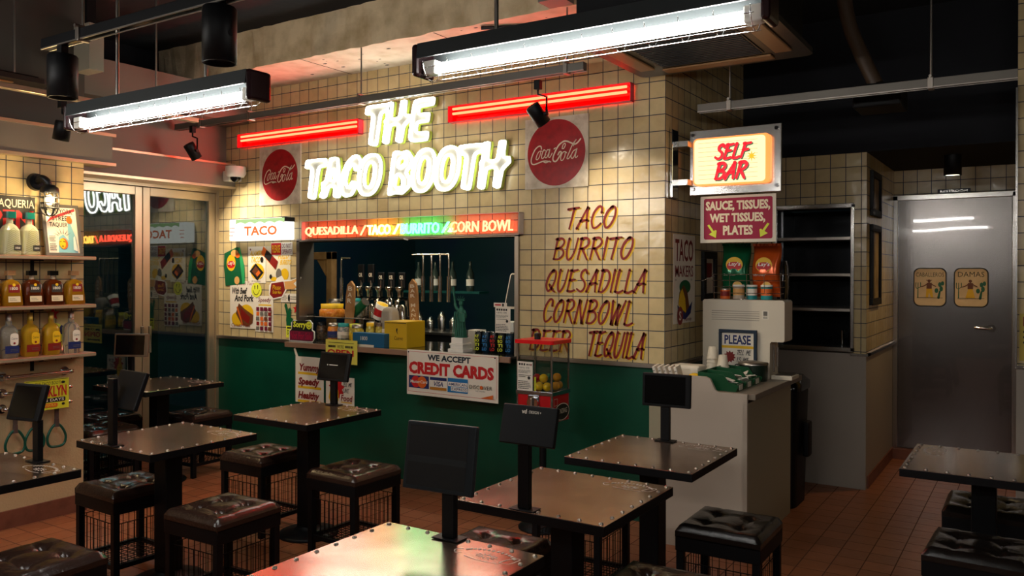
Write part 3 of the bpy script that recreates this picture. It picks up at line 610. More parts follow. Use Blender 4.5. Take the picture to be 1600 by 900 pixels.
# coloured neon menu strip
strip = T('neon_menu_strip', 'coloured neon strip reading QUESADILLA / TACO / BURRITO / CORN BOWL above the hatch', 'neon sign', (-4.05, 4.8, 1.82))
b = MB(M_CLEAR).bx(-5.1, 4.775, 1.83, -2.99, 4.778, 1.985); b.build('acrylic_back', strip)
b = MB(mt('clear_rim', 'D9C9BE', .2))
for q in ((-5.1, 1.83, -2.99, 1.834), (-5.1, 1.981, -2.99, 1.985), (-5.1, 1.83, -5.095, 1.985), (-2.995, 1.83, -2.99, 1.985)): b.bx(q[0], 4.74, q[1], q[2], 4.8, q[3])
b.build('rim', strip)
K = L_MENU
WORDS = [('QUESADILLA', -5.07, .582, (10*K, .85*K, .4*K), 'red', .006), ('/', -4.465, .045, (10*K, .85*K, .4*K), 'red', 0), ('TACO', -4.39, .235, (14*K, 6*K, .85*K), 'amber', .022), ('/', -4.13, .05, (14*K, 6*K, .85*K), 'amber', .02),
  ('BURRITO', -4.05, .36, (.5*K, 12*K, 2.8*K), 'green', .003), ('/', -3.665, .05, (.5*K, 12*K, 2.8*K), 'green', 0), ('CORN BOWL', -3.585, .535, (10*K, .85*K, .4*K), 'red', .006)]
for w, x, ww, c, nm, bold in WORDS:
    b = MB(glow('neon_word_'+nm, c, 1), on_y(0, 4.755, 0)).txt(w, x, 1.858, ww, .078, .05 if w != '/' else .25, bold, .012)
    b.build('neon_word' if w != '/' else 'neon_slash', strip)
b = MB(M_WHITE).cyl((-4.03, 4.76, 1.826), (-4.0, 4.78, 1.815), .008); b.build('plug', strip)
# TACO light box
t = T('light_box', 'white lightbox with green awning edge and orange word TACO', 'light box', (-5.6, 4.8, 1.84))
x0, x1, z0, z1 = -5.955, -5.245, 1.84, 2.025
MB(glow('lightbox_white', (1, .97, .86), 1.35)).bx(x0, 4.702, z0, x1, 4.8, z1, .008).build('body', t)
b = MB(glow('lightbox_green', (.42, .62, .25), 1.0), on_y(0, 4.7, 0)); pts = [(x0+.09, z1-.004), (x0+.09, z1-.04)]
for i in range(57):
    u = i/56; pts.append((x0+.09+(x1-x0-.1)*u, z1-.045+.016*abs(sin(u*5*pi))))
b.poly([pts[0]]+pts[2:]+[(x1-.01, z1-.004)]); b.build('awning_print', t)
b = MB(glow('lightbox_orange', (.85, .16, .03), 1.0), on_y(0, 4.6992, 0)).txt('TACO', -5.755, 1.88, .41, .08, 0, .03)
for k, (zz, n) in enumerate(((1.945, 4), (1.912, 4), (1.88, 3))):
    for i in range(n): b.rect(x0+.015+i*.017, zz, x0+.027+i*.017, zz+.009)
b.build('word_print', t)
MB(M_DARK).bx(x1-.04, 4.7, 1.99, x1+.002, 4.8, 2.027).build('end_cap', t)
# round soda signs
def script_sign(cx, cz, hw, hh, R, label):
    t = T('soda_sign', label, 'sign', (cx, 4.8, cz-hh), 'round red soda signs')
    MB(mt('aged_white_enamel', 'CFC3AE', .35, noise=(16, 'B3A58E')), on_y(cx, 4.8, cz)).bx(-hw, -hh, 0, hw, hh, .015).build('plate', t)
    b = MB(mt('soda_red_enamel', 'A3141A', .3, noise=(22, '8A1015')), on_y(cx, 4.785, cz)).disc(0, 0, R, R, 64); b.build('red_disc', t)
    b = MB(mt('disc_lettering', 'E6D3B8', .4), on_y(cx, 4.784, cz))
    q = lambda p: [((x-405)/340*R, (425-y)/385*R) for x, y in p]; z = b.up()
    for w, p in ((.030, [(234, 372), (228, 342), (200, 338), (160, 370), (128, 430), (110, 490), (118, 535), (150, 546), (200, 532), (255, 516), (300, 518), (345, 530)]), (.03, [(255, 516), (285, 535), (330, 520)]),
            (.022, [(228, 395), (203, 402), (178, 445), (170, 485), (190, 490), (215, 450), (228, 400), (243, 398)]), (.024, [(280, 396), (264, 384), (242, 430), (236, 475), (256, 480), (286, 440)]),
            (.024, [(332, 398), (308, 385), (282, 430), (276, 470), (296, 475), (320, 430), (336, 378), (320, 462), (335, 476), (362, 430)]), (.024, [(384, 384), (402, 372)]),
            (.022, [(478, 387), (490, 345), (510, 330), (517, 350), (497, 388), (478, 387)]), (.036, [(548, 312), (500, 305), (440, 345), (395, 420), (371, 490), (382, 525), (412, 525), (445, 480), (470, 432), (450, 422), (430, 455)]),
            (.022, [(515, 425), (490, 430), (465, 475), (465, 520), (487, 520), (510, 480), (518, 430), (532, 442)]), (.024, [(640, 300), (600, 350), (560, 440), (536, 500), (552, 510), (582, 470)]),
            (.024, [(645, 408), (608, 428), (582, 480), (592, 510), (617, 490), (652, 398), (632, 480), (637, 506), (658, 488)]), (.034, [(545, 312), (590, 335), (622, 350), (655, 335), (692, 294)]), (.02, [(640, 300), (622, 330), (606, 370)])):
        b.stroke(q(p), w*R*1.35, z=z, n=5, taper=.1)
    b.build('lettering', t)
script_sign(-5.413, 2.39, .25, .25, .218, 'round red soda sign on white plate at the left, under the left red neon bar')
script_sign(-2.728, 2.375, .242, .238, .222, 'round red soda sign on white plate at the right, beside the word BOOTH')
# ---------------------------------------------------------------- stickers and posters left of the hatch
def art(m, x, y, z, w, h, t=.0015, sh=True, mtx=None):
    b = MB(m, mtx or on_y(x, y, z))
    if sh: b.sheet(w, h, t)
    else: b.z = t
    return b
def chip_bag_print(b, w, h, base, oval=True):
    b.mat(base).poly([(.08*w, 0), (.95*w, .06*h), (.9*w, .5*h), (.72*w, .98*h), (.6*w, 1.0*h), (.02*w, .84*h), (0, .5*h)])
P = art(M_DGRN, -6.145, 4.798, 1.445, .31, .345, .003, False)
chip_bag_print(P, .3, .345, M_DGRN); P.mat(mt('light_green_print', '2F9A5A', .3)).poly([(.2, .33), (.215, .345), (.275, .18), (.285, .03), (.25, .02)]).mat(M_YEL).disc(.1, .205, .06, .072).mat(M_RED).disc(.1, .19, .052, .032).mat(M_WHITE).txt("Lay's", .055, .18, .09, .042, .15, .02).mat(M_SKIN).disc(.18, .05, .035, .035).disc(.15, .29, .05, .03).mat(M_ORG).disc(.19, .27, .03, .022)
P.build('chip_bag_cutout', label='green printed chip bag cutout stuck on the tiles beside the glass door', cat='wall sticker')
P = art(M_PAPER, -6.06, 4.797, 1.075, .34, .415)
P.mat(M_DRED).txt('A Special Taco', .02, .37, .3, .04, .2).mat(M_INK).txt('With Beef', .02, .3, .2, .058, .15, .035).txt('And Pork', .06, .235, .25, .062, .15, .035).mat(M_YEL).disc(.22, .14, .09, .07).disc(.1, .08, .075, .06).mat(M_BRN).poly([(.12, .22), (.2, .17), (.31, .12), (.3, .05), (.24, .02), (.16, .03), (.08, .13)]).mat(M_DRED).poly([(.14, .18), (.27, .1), (.25, .04), (.15, .09)]).mat(M_ORG).stroke([(.1, .18), (.14, .1), (.17, .03)], .02).mat(M_DRED).txt('Carnita Taco', .02, .012, .25, .03, .2)
P.build('taco_poster', label='white taco poster reading With Beef And Pork, lowest at the left', cat='poster')
P = art(M_PAPER, -5.82, 4.7975, 1.475, .225, .315)
P.mat(M_YEL).txt('ALAMBRE', .02, .235, .17, .045, .3, .03).txt('TACO', .03, .175, .12, .05, .3, .03).mat(M_MAROON).poly(star(.03, .29, .014, .006, 4)).mat(M_YEL).disc(.12, .1, .085, .07).mat(M_INK).poly([(.02, .1), (.1, .17), (.2, .09), (.12, .02)]).mat(M_BRN).poly([(.05, .1), (.1, .145), (.17, .09), (.12, .05)]).mat(M_ORG).poly([(.1, .08), (.14, .11), (.16, .085), (.12, .055)]).mat(M_INK).disc(.18, .2, .02, .025).txt('MY FAVORITE', .05, .008, .11, .012)
P.build('tray_poster', label='white poster of a food tray with yellow lettering under the lightbox', cat='poster')
P = art(mt('clear_sticker_white', 'DDD2B4', .5), -5.59, 4.798, 1.49, .3, .3)
P.mat(M_YEL).txt('POLLO', .15, .19, .12, .05, .3, .03).txt('BURRITO', .17, .14, .13, .045, .3, .03).mat(M_MAROON).poly(star(.12, .24, .016, .007, 4)).mat(M_YEL).disc(.23, .06, .05, .05).disc(.1, .02, .04, .018).mat(M_GREYINK).disc(.16, .06, .035, .05).mat(M_INK).disc(.06, .04, .016, .02).mat(M_WHITE).poly([(.12, .0), (.24, .0), (.2, .05), (.14, .03)])
P.mat(M_ORG).poly([(-.06, .24), (-.03, .3), (.15, .17), (.12, .1)]).mat(M_DRED).poly([(.0, .2), (.03, .26), (.15, .17), (.12, .1)]).mat(M_INK).poly([(-.02, .215), (.01, .27), (.08, .22), (.05, .165)])
P.build('burrito_poster', label='burrito poster with a red candy wrapper across it, right of the tray poster', cat='poster')
P = art(M_WHITE, -5.525, 4.7955, 1.712, .26, .108)
P.mat(M_RED).rect(.002, .004, .125, .104).mat(M_YEL).txt('PLEASE', .012, .022, .1, .065, 0, .02).mat(M_MAROON).txt('DO NOT', .135, .06, .115, .038, 0, .01).txt('OPERATE!', .135, .012, .12, .038, 0, .01)
P.build('notice_sticker', label='small red and white PLEASE DO NOT OPERATE sticker', cat='sticker')
P = art(M_LEMON, -5.712, 4.796, 1.414, 0, 0, .001, False)
P.disc(0, 0, .066, .064).mat(M_INK).stroke([(-.02, .035), (-.02, .008)], .01).stroke([(.018, .038), (.018, .01)], .01).stroke([(-.042, -.005), (-.02, -.036), (.015, -.036), (.042, -.002)], .006)
P.build('smiley_sticker', label='round yellow smiley face sticker on the cream tiles', cat='sticker')
P = art(M_PAPER, -5.725, 4.798, 1.055, .225, .31)
P.mat(M_MAROON).txt('Speedy', .03, .245, .16, .05, .2, .015).mat(M_YEL).rect(.04, .225, .2, .236); rnd = random.Random(5)
for i in range(4):
    for j in range(5): P.mat(rnd.choice([M_BRN, M_MAROON, M_DRED, M_ORG, M_GREYINK])).rect(.012+i*.053+rnd.uniform(-.004, .004), .012+j*.042, .05+i*.053, .044+j*.042)
P.build('menu_poster', label='white Speedy poster with a grid of small food pictures', cat='poster')
P = art(M_WHITE, -5.55, 4.795, 1.335, 0, 0, .0015, False)
P.poly([(0, .04), (.05, .0), (.17, .02), (.22, .09), (.36, .09), (.36, .13), (.395, .19), (.38, .2), (.28, .17), (.2, .17), (.03, .15), (0, .12)]).mat(M_DRED).poly([(.01, .045), (.055, .012), (.16, .03), (.2, .085), (.18, .155), (.03, .138)]).mat(M_SKIN).poly([(.2, .09), (.3, .09), (.34, .11), (.3, .14), (.38, .185), (.37, .19), (.27, .16), (.19, .155)]).mat(M_YEL).txt('Please', .045, .085, .1, .04, .15).txt('Order Here', .045, .05, .11, .03, .15)
P.build('hand_sticker', label='red sleeved pointing hand sticker aimed at the hatch', cat='sticker')
P = art(M_PAPER, -5.405, 4.797, 1.316, .213, .074)
P.mat(M_GREYINK).rect(.1, .006, .108, .068).scribble(.012, .012, .09, .06, 3, .35, 2).scribble(.115, .02, .2, .055, 2, .35, 4).mat(M_INK).disc(.1, .035, .012, .028)
P.build('label_sticker', label='small white two column label sticker below the pointing hand', cat='sticker')
P = art(M_DGRN, -5.355, 4.796, 1.12, 0, 0, .001, False)
P.poly([(.02, 0), (.09, 0), (.12, .03), (.1, .06), (.07, .07), (.075, .11), (.06, .13), (.035, .12), (.032, .155), (.0, .165), (.02, .09), (.015, .05)]).disc(.012, .165, .017, .02).poly(star(.06, .13, .024, .014, 7))
P.build('statue_sticker', label='dark green statue silhouette sticker by the hatch corner', cat='sticker')
P = art(M_LEMON, -5.34, 4.797, 1.02, .105, .1)
P.mat(M_INK).rect(.012, .075, .09, .088).txt("Dad's", .012, .025, .08, .04, .1)
P.build('tag_sticker', label='small yellow tag sticker under the green statue silhouette', cat='sticker')
MB(M_RED, on_y(-5.22, 4.799, 1.262)).prism(star(0, 0, .042, .019, 5), 0, .002).build('star_sticker', label='red star sticker on the tiles beside the green statue silhouette', cat='sticker')
# ---------------------------------------------------------------- posters on the green counter front
P = art(M_PAPER, -5.226, 4.797, .49, .328, .38)
for k, (w, ww) in enumerate((('Yummy', .25), ('Speedy', .24), ('Healthy', .24))):
    y = .245-.115*k; P.mat(M_YEL).rect(.03, y-.012, .3, y+.008).mat(M_DRED).txt(w, .03, y, ww, .078, .2, .045)
P.mat(M_PAPER).poly([(-.02, .44), (.0, .45), (.035, .38), (.01, .37)])
P.build('yummy_poster', label='white poster reading Yummy Speedy Healthy taped on the green wall', cat='poster')
P = art(M_PAPER, -4.872, 4.797, .44, .312, .29)
P.mat(M_RED).poly(star(.12, .2, .09, .06, 9)).mat(M_YEL).poly([(.03, .12), (.05, .2), (.07, .21), (.075, .27), (.1, .28), (.11, .21), (.14, .18), (.14, .1), (.1, .06), (.06, .06)]).mat(M_INK).stroke([(.08, .17), (.13, .17)], .003).stroke([(.08, .14), (.135, .14)], .003).stroke([(.08, .11), (.13, .11)], .003).mat(M_INK).brush('TELL', .19, .22, .05, .03, .004).brush('ME', .25, .22, .04, .03, .004).brush('LIKE', .19, .17, .07, .03, .004).mat(M_DRED).txt('Food', .17, .1, .12, .05, .1, .02).mat(M_YEL).rect(.17, .088, .29, .096).mat(M_DRED).disc(.24, .055, .022, .014).mat(M_PAPER).rect(.222, .053, .258, .056)
P.build('thumb_poster', label='white poster with a yellow thumbs up hand on the green wall', cat='poster')
P = art(mt('pale_yellow_paper', 'D8CF55', .7), -4.72, 4.643, .86, .335, .185)
P.mat(M_INK).rect(.03, .16, .3, .164).scribble(.03, .12, .11, .145, 1, .7, 1).txt("WE'RE", .125, .12, .07, .026).scribble(.21, .12, .3, .145, 1, .7, 3).mat(M_RED).txt('OPEN', .02, .06, .28, .05, 0, .03).mat(M_INK).scribble(.03, .015, .3, .045, 1, .5, 5)
P.build('open_paper', label="pale yellow WE'RE OPEN paper hanging from the counter edge", cat='poster')
P = art(M_PAPER, 0, 0, 0, .80, .325, .002, True, plane((-3.885, 4.635, .685), (1, 0, -.004), (.02, 0, 1)))
fr = .012
P.mat(M_RED).rect(fr, .31, .79, .3125).rect(fr, .022, .775, .0245).rect(fr, .022, fr+.0025, .31).rect(.785, .03, .7875, .31)
P.mat(mt('banner_navy_ink', '10202E', .5)).txt('WE ACCEPT', .19, .255, .38, .044, 0, .04).mat(M_RED).txt('CREDIT CARDS', .02, .152, .745, .09, 0, .055)
P.mat(M_NAVY).rect(.02, .05, .205, .14).mat(M_RED).disc(.085, .095, .042, .042).mat(M_ORG).disc(.142, .095, .042, .042).mat(M_WHITE).txt('MasterCard', .035, .086, .155, .022, .1, .015)
P.mat(M_WHITE).rect(.215, .05, .365, .14).mat(M_NAVY).rect(.215, .118, .365, .14).mat(mt('ochre_print', 'B5771E', .5)).rect(.215, .05, .365, .07).mat(M_NAVY).txt('VISA', .245, .077, .09, .034, .2, .02)
P.mat(M_BLUE).rect(.375, .045, .55, .145).mat(M_WHITE).rect(.38, .088, .548, .118).rect(.405, .056, .548, .084).mat(M_NAVY).txt('AMERICAN', .385, .093, .155, .02, 0, .01).txt('EXPRESS', .412, .061, .13, .019, 0, .01)
P.mat(M_INK).txt('DISCOVER', .565, .085, .19, .026).mat(M_ORG).disc(.665, .098, .012, .013).poly([(.66, .026), (.76, .026), (.765, .055)]).mat(M_GREYINK).txt('NETWORK', .62, .068, .08, .009)
P.mat(M_DARK).disc(.02, .308, .006).disc(.778, .308, .006)
P.build('credit_card_banner', label='white banner WE ACCEPT CREDIT CARDS hanging from the counter edge', cat='banner')
# ---------------------------------------------------------------- right corner: self bar signs
t = T('self_bar_sign', 'illuminated yellow SELF BAR lightbox on a bracketed steel plate', 'illuminated sign', (-1.6, 5.0, 2.06))
MB(M_STEEL).bx(-1.875, 5.0, 2.06, -1.303, 5.02, 2.47, .004).build('plate', t)
b = MB(mt('orange_neon_edge', 'E8742A', .3, emit=(1, .28, .06), es=1.1), on_y(-1.6, 5.0, 2.262)); b.prism(rrect(-.235, -.148, .242, .148, .03), 0, .045); b.build('case', t)
b = MB(glow('sign_face_lit', (1, .80, .40), 1.15), on_y(-1.6, 4.954, 2.262)); b.prism(rrect(-.226, -.138, .215, .138, .022), 0, .003); b.z = .003
b.mat(glow('sign_face_groove', (.85, .55, .2), .75))
for i in range(9): b.rect(-.2, -.11+i*.028, .17, -.1075+i*.028)
b.mat(glow('sign_shadow_ink', (.06, .2, .1), .6)).brush('SELF', -.095+.006, .012-.006, .225, .085, .021, .25).brush('BAR', -.095+.006, -.112-.006, .21, .095, .023, .25)
b.mat(glow('sign_red_ink', (1, .02, .035), .9)).brush('SELF', -.095, .012, .225, .085, .021, .25).brush('BAR', -.095, -.112, .21, .095, .023, .25)
b.mat(glow('sign_star', (1, .5, .02), .95)).poly(star(.135, .015, .034, .012, 8)); b.build('face', t)
for x, z in ((-1.33, 2.1), (-1.33, 2.44), (-1.85, 2.1), (-1.85, 2.44)): MB(M_CHROME).cyl((x, 5.0, z), (x, 4.985, z), .012).build('bolt', t)
b = MB(M_CHROME).bx(-1.955, 4.86, 2.04, -1.935, 4.96, 2.47, .004); b.build('wall_bar', t)
for z in (2.12, 2.36): MB(M_STEEL).bx(-1.94, 4.9, z, -1.85, 5.03, z+.035).build('arm', t)
P = art(M_CREAMP, -1.8, 5.0, 1.76, .468, .29, .006)
P.mat(M_PINK).rect(.022, .02, .448, .275, .012).mat(mt('sign_cream_ink', 'EFDCB8', .4)).txt('SAUCE, TISSUES,', .034, .19, .4, .068, 0, .045).txt('WET TISSUES,', .06, .115, .345, .066, 0, .045).txt('PLATES', .145, .045, .185, .06, 0, .045)
P.mat(M_LEMON)
for sx, ox in ((1, .045), (-1, .43)):
    P.poly([(ox+sx*a, c) for a, c in ((0, .108), (.03, .065), (.018, .058), (.01, .052), (.055, .03), (.06, .075), (.05, .08), (.042, .072), (.012, .115))])
P.build('plates_sign', label='crimson SAUCE, TISSUES, WET TISSUES, PLATES sign with yellow arrows', cat='sign')
P = art(M_PAPER, 0, 0, 0, .385, .575, .0015, True, on_x(-1.957, 4.935, 1.245))
P.mat(M_DRED).txt('TACO', .03, .40, .32, .145, 0, .02).txt('MAKERS', .03, .3, .32, .075, 0, .01).mat(M_GREYINK).txt('BY', .03, .275, .03, .012).txt('TB', .3, .275, .03, .012).mat(M_DGRN).disc(.2, .235, .1, .045).mat(M_BRN).poly([(.08, .13), (.1, .2), (.17, .25), (.24, .2), (.28, .1), (.2, .06)]).mat(M_YEL).poly([(.08, .12), (.1, .19), (.15, .225), (.2, .16), (.22, .06)]).mat(M_NAVY).poly([(.06, .12), (.2, .06), (.33, .14), (.3, .06), (.2, .02), (.1, .04)]).mat(M_DRED).disc(.11, .05, .05, .06).mat(M_PAPER).txt('S', .09, .02, .04, .06, 0, .02).mat(M_MAROON).txt('Family', .18, .005, .13, .03, .2)
P.build('taco_makers_poster', label='white TACO MAKERS poster with a taco drawing on the side wall', cat='poster')
t = T('picture_frame', 'black framed picture on the tiled side wall beside the chip basket', 'picture frame', (-1.957, 5.44, 1.38))
b = MB(M_BLACK, on_x(-1.957, 5.44, 1.38))
for q in ((0, 0, .275, .05), (0, .29, .275, .34), (0, .05, .05, .29), (.225, .05, .275, .29)): b.bx(q[0], q[1], 0, q[2], q[3], .025, .003)
b.build('frame', t); MB(M_PAPER, on_x(-1.951, 5.44, 1.38)).bx(.05, .05, 0, .225, .29, .002).mat(M_DRED).add([(.07, .16, .0025), (.2, .16, .0025), (.2, .26, .0025), (.07, .26, .0025)], [(0, 1, 2, 3)]).build('picture', t)
for z, h, lab in ((2.0, .335, 'upper black picture frame on the wall beside the steel door'), (1.335, .6, 'lower taller black picture frame on the wall beside the steel door')):
    t = T('picture_frame', lab, 'picture frame', (-1.06, 6.53, z)); M = on_x(-1.06, 6.53, z); b = MB(M_BLACK, M)
    for q in ((0, 0, .4, .05), (0, h-.05, .4, h), (0, .05, .05, h-.05), (.35, .05, .4, h-.05)): b.bx(q[0], q[1], 0, q[2], q[3], .025, .003)
    b.build('frame', t); b = MB(mt('aged_print', '8A7450', .5, noise=(9, '5B4A33')), M).bx(.05, .05, 0, .35, h-.05, .008); b.build('picture', t)
# restroom plaques, hand painted
def plaque(x, word, lady, label):
    P = MB(M_INK, on_y(x, 7.69, 1.295)).sheet(0.001, .001, .002); w, h = .25, .325
    P.mat(M_INK).prism(rrect(0, 0, w, h, .05), 0, .004); P.z = .004
    P.mat(mt('plaque_tan', 'E3C79C', .5, noise=(6, 'D0B082'))).rect(.009, .009, w-.009, h-.009, .044)
    P.mat(M_INK).txt(word, .02 if not lady else .03, .25, .21 if not lady else .19, .035 if not lady else .042, 0, -.006)
    P.mat(M_DGRN).stroke([(.035, .075), (.036, .2)], .008).stroke([(.02, .2), (.02, .16), (.036, .15)], .006).stroke([(.055, .2), (.054, .165), (.036, .155)], .006)
    P.stroke([(.19, .075), (.2, .13)], .02).disc(.175, .135, .014, .02).disc(.21, .15, .013, .022).disc(.2, .185, .013, .02).disc(.22, .195, .012, .018)
    P.mat(M_BRN).stroke([(.12, .2), (.085, .175), (.055, .165)], .01).stroke([(.12, .2), (.15, .18), (.17, .17)], .01).poly([(.1, .15), (.14, .15), (.14, .2), (.102, .2)]).disc(.12, .215, .012, .012)
    P.mat(M_YEL)
    if lady: P.poly([(.085, .075), (.155, .075), (.137, .15), (.105, .15)])
    else: P.poly([(.095, .075), (.112, .075), (.12, .12), (.135, .075), (.152, .075), (.142, .15), (.1, .15)]).mat(M_BRN).rect(.098, .218, .142, .223)
    P.mat(M_INK).stroke([(.03, .074), (.13, .076), (.22, .074)], .004)
    P.build('restroom_plaque', label=label, cat='plaque')
plaque(-.903, 'CABALLEROS', False, 'hand painted CABALLEROS plaque with a man and cacti on the steel door')
plaque(-.601, 'DAMAS', True, 'hand painted DAMAS plaque with a woman in a yellow skirt on the steel door')
P = art(mt('mustard_poster', 'B8A040', .6), 0, 0, 0, .32, .3, .0015, True, on_y(-.11, 6.128, 1.02))
P.mat(M_DRED).rect(.02, .22, .3, .28).mat(M_INK).scribble(.02, .1, .3, .2, 3, .4, 9).mat(M_DRED).disc(.06, .05, .03, .03).build('mustard_poster', label='mustard yellow poster on the tiled wall right of the steel door', cat='poster')
# ================================================================ TABLES, STOOLS, ORDER TABLETS
M_RIV = mt('rivet_metal', 'A69C90', .28, 1); M_LOGO = mt('white_table_print', 'D8CDBF', .5)
def make_table(w=.61, name='bar_table', logo=(1, 1)):
    t = T(name, '', 'table'); h = w/2; z = .73
    MB(M_BLACK).bx(-h, -h, z-.036, h, h, z-.0015, .002).build('table_edge', t, True)
    b = MB(M_TABLE).bx(-h+.0005, -h+.0005, z-.003, h-.0005, h-.0005, z, .001)
    b.mat(M_RIV)
    for i in range(8):
        u = -h+.022+(w-.044)*i/7
        for p in ((u, -h+.02), (u, h-.02), (-h+.02, u), (h-.02, u)): b.lathe([(.0078, 0), (.0066, .0036), (.003, .0058), (.0005, .006)], 10, (p[0], p[1], z))
    lx, ly = h-.14, h-.1
    b.mat(M_LOGO); b.M = Matrix.Translation((lx*logo[0], ly*logo[1], z)); b.z = .0006
    zz = b.up()
    for k in range(14):
        a = pi*.86-pi*.72*k/13; r = .085; b.add([(r*1.1*cos(a)-.004, r*.6*sin(a)-.006, zz), (r*1.1*cos(a)+.003, r*.6*sin(a)-.006, zz), (r*1.1*cos(a)+.004, r*.6*sin(a)+.006, zz), (r*1.1*cos(a)-.003, r*.6*sin(a)+.006, zz)], [(0, 1, 2, 3)])
    for i in range(12): a = 2*pi*i/12; b.stroke([(.022*cos(a), .012*sin(a)), (.036*cos(a), .02*sin(a))], .003, zz, taper=0)
    b.stroke([(.018*cos(a), .01*sin(a)) for a in [2*pi*i/14 for i in range(14)]], .003, zz, closed=True)
    b.stroke([(.06, -.025), (.075, .02), (.1, .028), (.09, -.02), (.06, -.025)], .003, zz).stroke([(-.1, .02), (-.115, 0), (-.1, -.02), (-.085, -.01)], .004, zz).stroke([(-.06, -.03), (0, -.04), (.06, -.035)], .003, zz)
    b.M = Matrix(); b.build('table_top', t, True)
    MB(M_BLACK).bx(-.048, -.048, .03, .048, .048, z-.036, .004).build('column', t, True)
    MB(M_BLACK).lathe([(.178, 0), (.18, .008), (.17, .018), (.09, .03), (.065, .05), (.06, .055)], 36).build('base', t, True)
    return t
proto = make_table()
TABLES = [((-1.54, 1.80), 'foreground bar table glowing with yellow, green and pink reflections'), ((-1.515, 2.755), 'bar table in the right column between the glowing foreground table and the rearmost one'),
 ((-1.525, 3.60), 'rearmost bar table in the right column, just before the grey self bar cabinet'), ((-3.73, 1.645), 'bar table cut off by the left picture edge before the shelf wall'),
 ((-3.73, 2.575), 'riveted bar table at left centre, second from the left picture edge'), ((-3.69, 3.49), 'bar table before the Yummy Speedy Healthy poster'),
 ((-5.56, 3.76), 'bar table against the glass doors in the back left corner'), ((-.205, 4.2), 'bar table cut off by the right picture edge before the steel door')]
for i, (p, lab) in enumerate(TABLES):
    o = proto if i == 0 else dup(proto, (p[0], p[1], 0))
    o.location = (p[0], p[1], 0); o['label'] = lab; o['group'] = 'steel topped bar tables'
    if i == 6: o.scale = (1.07, 1.07, 1)
    if i == 7: o.rotation_euler.z = pi/2
def make_stool(leather, name='padded_stool'):
    t = T(name, '', 'stool'); h = .185; z = .433; N = 24
    vs = []; fs = []; B = [(-.075, -.075), (.075, -.075), (-.075, .075), (.075, .075)]
    for j in range(N+1):
        for i in range(N+1):
            x = -h+2*h*i/N; y = -h+2*h*j/N; e = max(abs(x), abs(y))/h
            zz = .044*(1-max(0, (e-.84)/.16)**2.2*.7)
            d = min(math.hypot(x-a, y-c) for a, c in B); zz -= .022*math.exp(-(d/.018)**2)+.007*math.exp(-(d/.05)**2)
            for k in (-.075, .075):
                zz -= .008*math.exp(-((x-k)/.008)**2)*max(0, 1-(abs(y)/h)**2) + .008*math.exp(-((y-k)/.008)**2)*max(0, 1-(abs(x)/h)**2)
            zz += .004*sin(31*x+7*y)*sin(23*y-5*x)*max(0, 1-e)
            vs.append((x, y, z+zz))
    fs = [(j*(N+1)+i, j*(N+1)+i+1, (j+1)*(N+1)+i+1, (j+1)*(N+1)+i) for j in range(N) for i in range(N)]
    b = MB(leather).add(vs, fs, True); rim = [j*(N+1) for j in range(0)]
    ring = list(range(N+1))+[(j+1)*(N+1)+N for j in range(N)]+[N*(N+1)+N-1-i for i in range(N)]+[(N-1-j)*(N+1) for j in range(N-1)]
    top = [vs[k] for k in ring]; n = len(top)
    b.add(top+[(x, y, z-.012) for x, y, _ in top], [(i, i+n, (i+1) % n+n, (i+1) % n) for i in range(n)])
    b.build('cushion', t, True)
    b = MB(M_DARK)
    for a, c in B: b.ball((a, c, z+.02), .009, 10, 5, sz=.5)
    b.build('button', t, True)
    MB(M_BLACK).bx(-h, -h, z-.072, h, h, z-.004, .004).build('seat_frame', t, True)
    g = h-.02
    for sx in (-1, 1):
        for sy in (-1, 1): MB(M_BLACK).bx(sx*g-.016, sy*g-.016, 0, sx*g+.016, sy*g+.016, z-.06, .002).build('leg', t, True)
    b = MB(M_BLACK)
    for s in (-1, 1): b.bx(-g, s*g-.01, .085, g, s*g+.01, .108).bx(s*g-.01, -g, .085, s*g+.01, g, .108)
    b.build('stretcher', t, True)
    b = MB(M_BLACK); zt = .31
    for s in (-1, 1):
        b.bx(-g, s*g-.0018, zt-.0018, g, s*g+.0018, zt+.0018).bx(s*g-.0018, -g, zt-.0018, s*g+.0018, g, zt+.0018)
        for k in range(1, 10):
            u = -g+2*g*k/10; b.bx(u-.0014, s*g-.0014, .1, u+.0014, s*g+.0014, zt).bx(s*g-.0014, u-.0014, .1, s*g+.0014, u+.0014, zt)
    for k in range(1, 10): u = -g+2*g*k/10; b.bx(u-.0014, -g, .098, u+.0014, g, .101).bx(-g, u-.0014, .098, g, u+.0014, .101)
    b.build('wire_basket', t, True)
    return t
pa = make_stool(M_LEATH); pb = make_stool(M_LEATHB); used = set()
STOOLS = [(-4.02, 3.44, 0, 'brown tufted stool behind and left of the table before the Yummy poster'), (-3.25, 3.42, 0, 'brown tufted stool right of the table before the Yummy poster'),
 (-3.23, 2.52, 0, 'brown tufted stool right of the riveted table at left centre'), (-4.02, 2.54, 0, 'brown tufted stool left of the riveted table at left centre'),
 (-3.255, 1.665, 0, 'brown tufted stool cut off at the bottom left picture corner'), (-1.155, 3.59, 1, 'black tufted stool standing alone before the grey self bar cabinet'),
 (-1.87, 2.76, 0, 'stool just behind the glowing foreground table'), (-1.13, 2.73, 0, 'stool cut off by the bottom picture edge, right of the glowing table'),
 (-1.90, 3.60, 0, 'stool mostly hidden under the two right column tables'), (-.205, 4.56, 1, 'black tufted stool behind the table at the right picture edge'),
 (-.205, 3.83, 1, 'black tufted stool in front of the table at the right picture edge'), (-5.58, 4.11, 0, 'stool at the back left corner between the glass door and the green wall'),
 (-5.62, 3.34, 0, 'stool in shade before the glass doors behind the left tables'), (-6.02, 3.62, 0, 'stool in shade right against the glass door')]
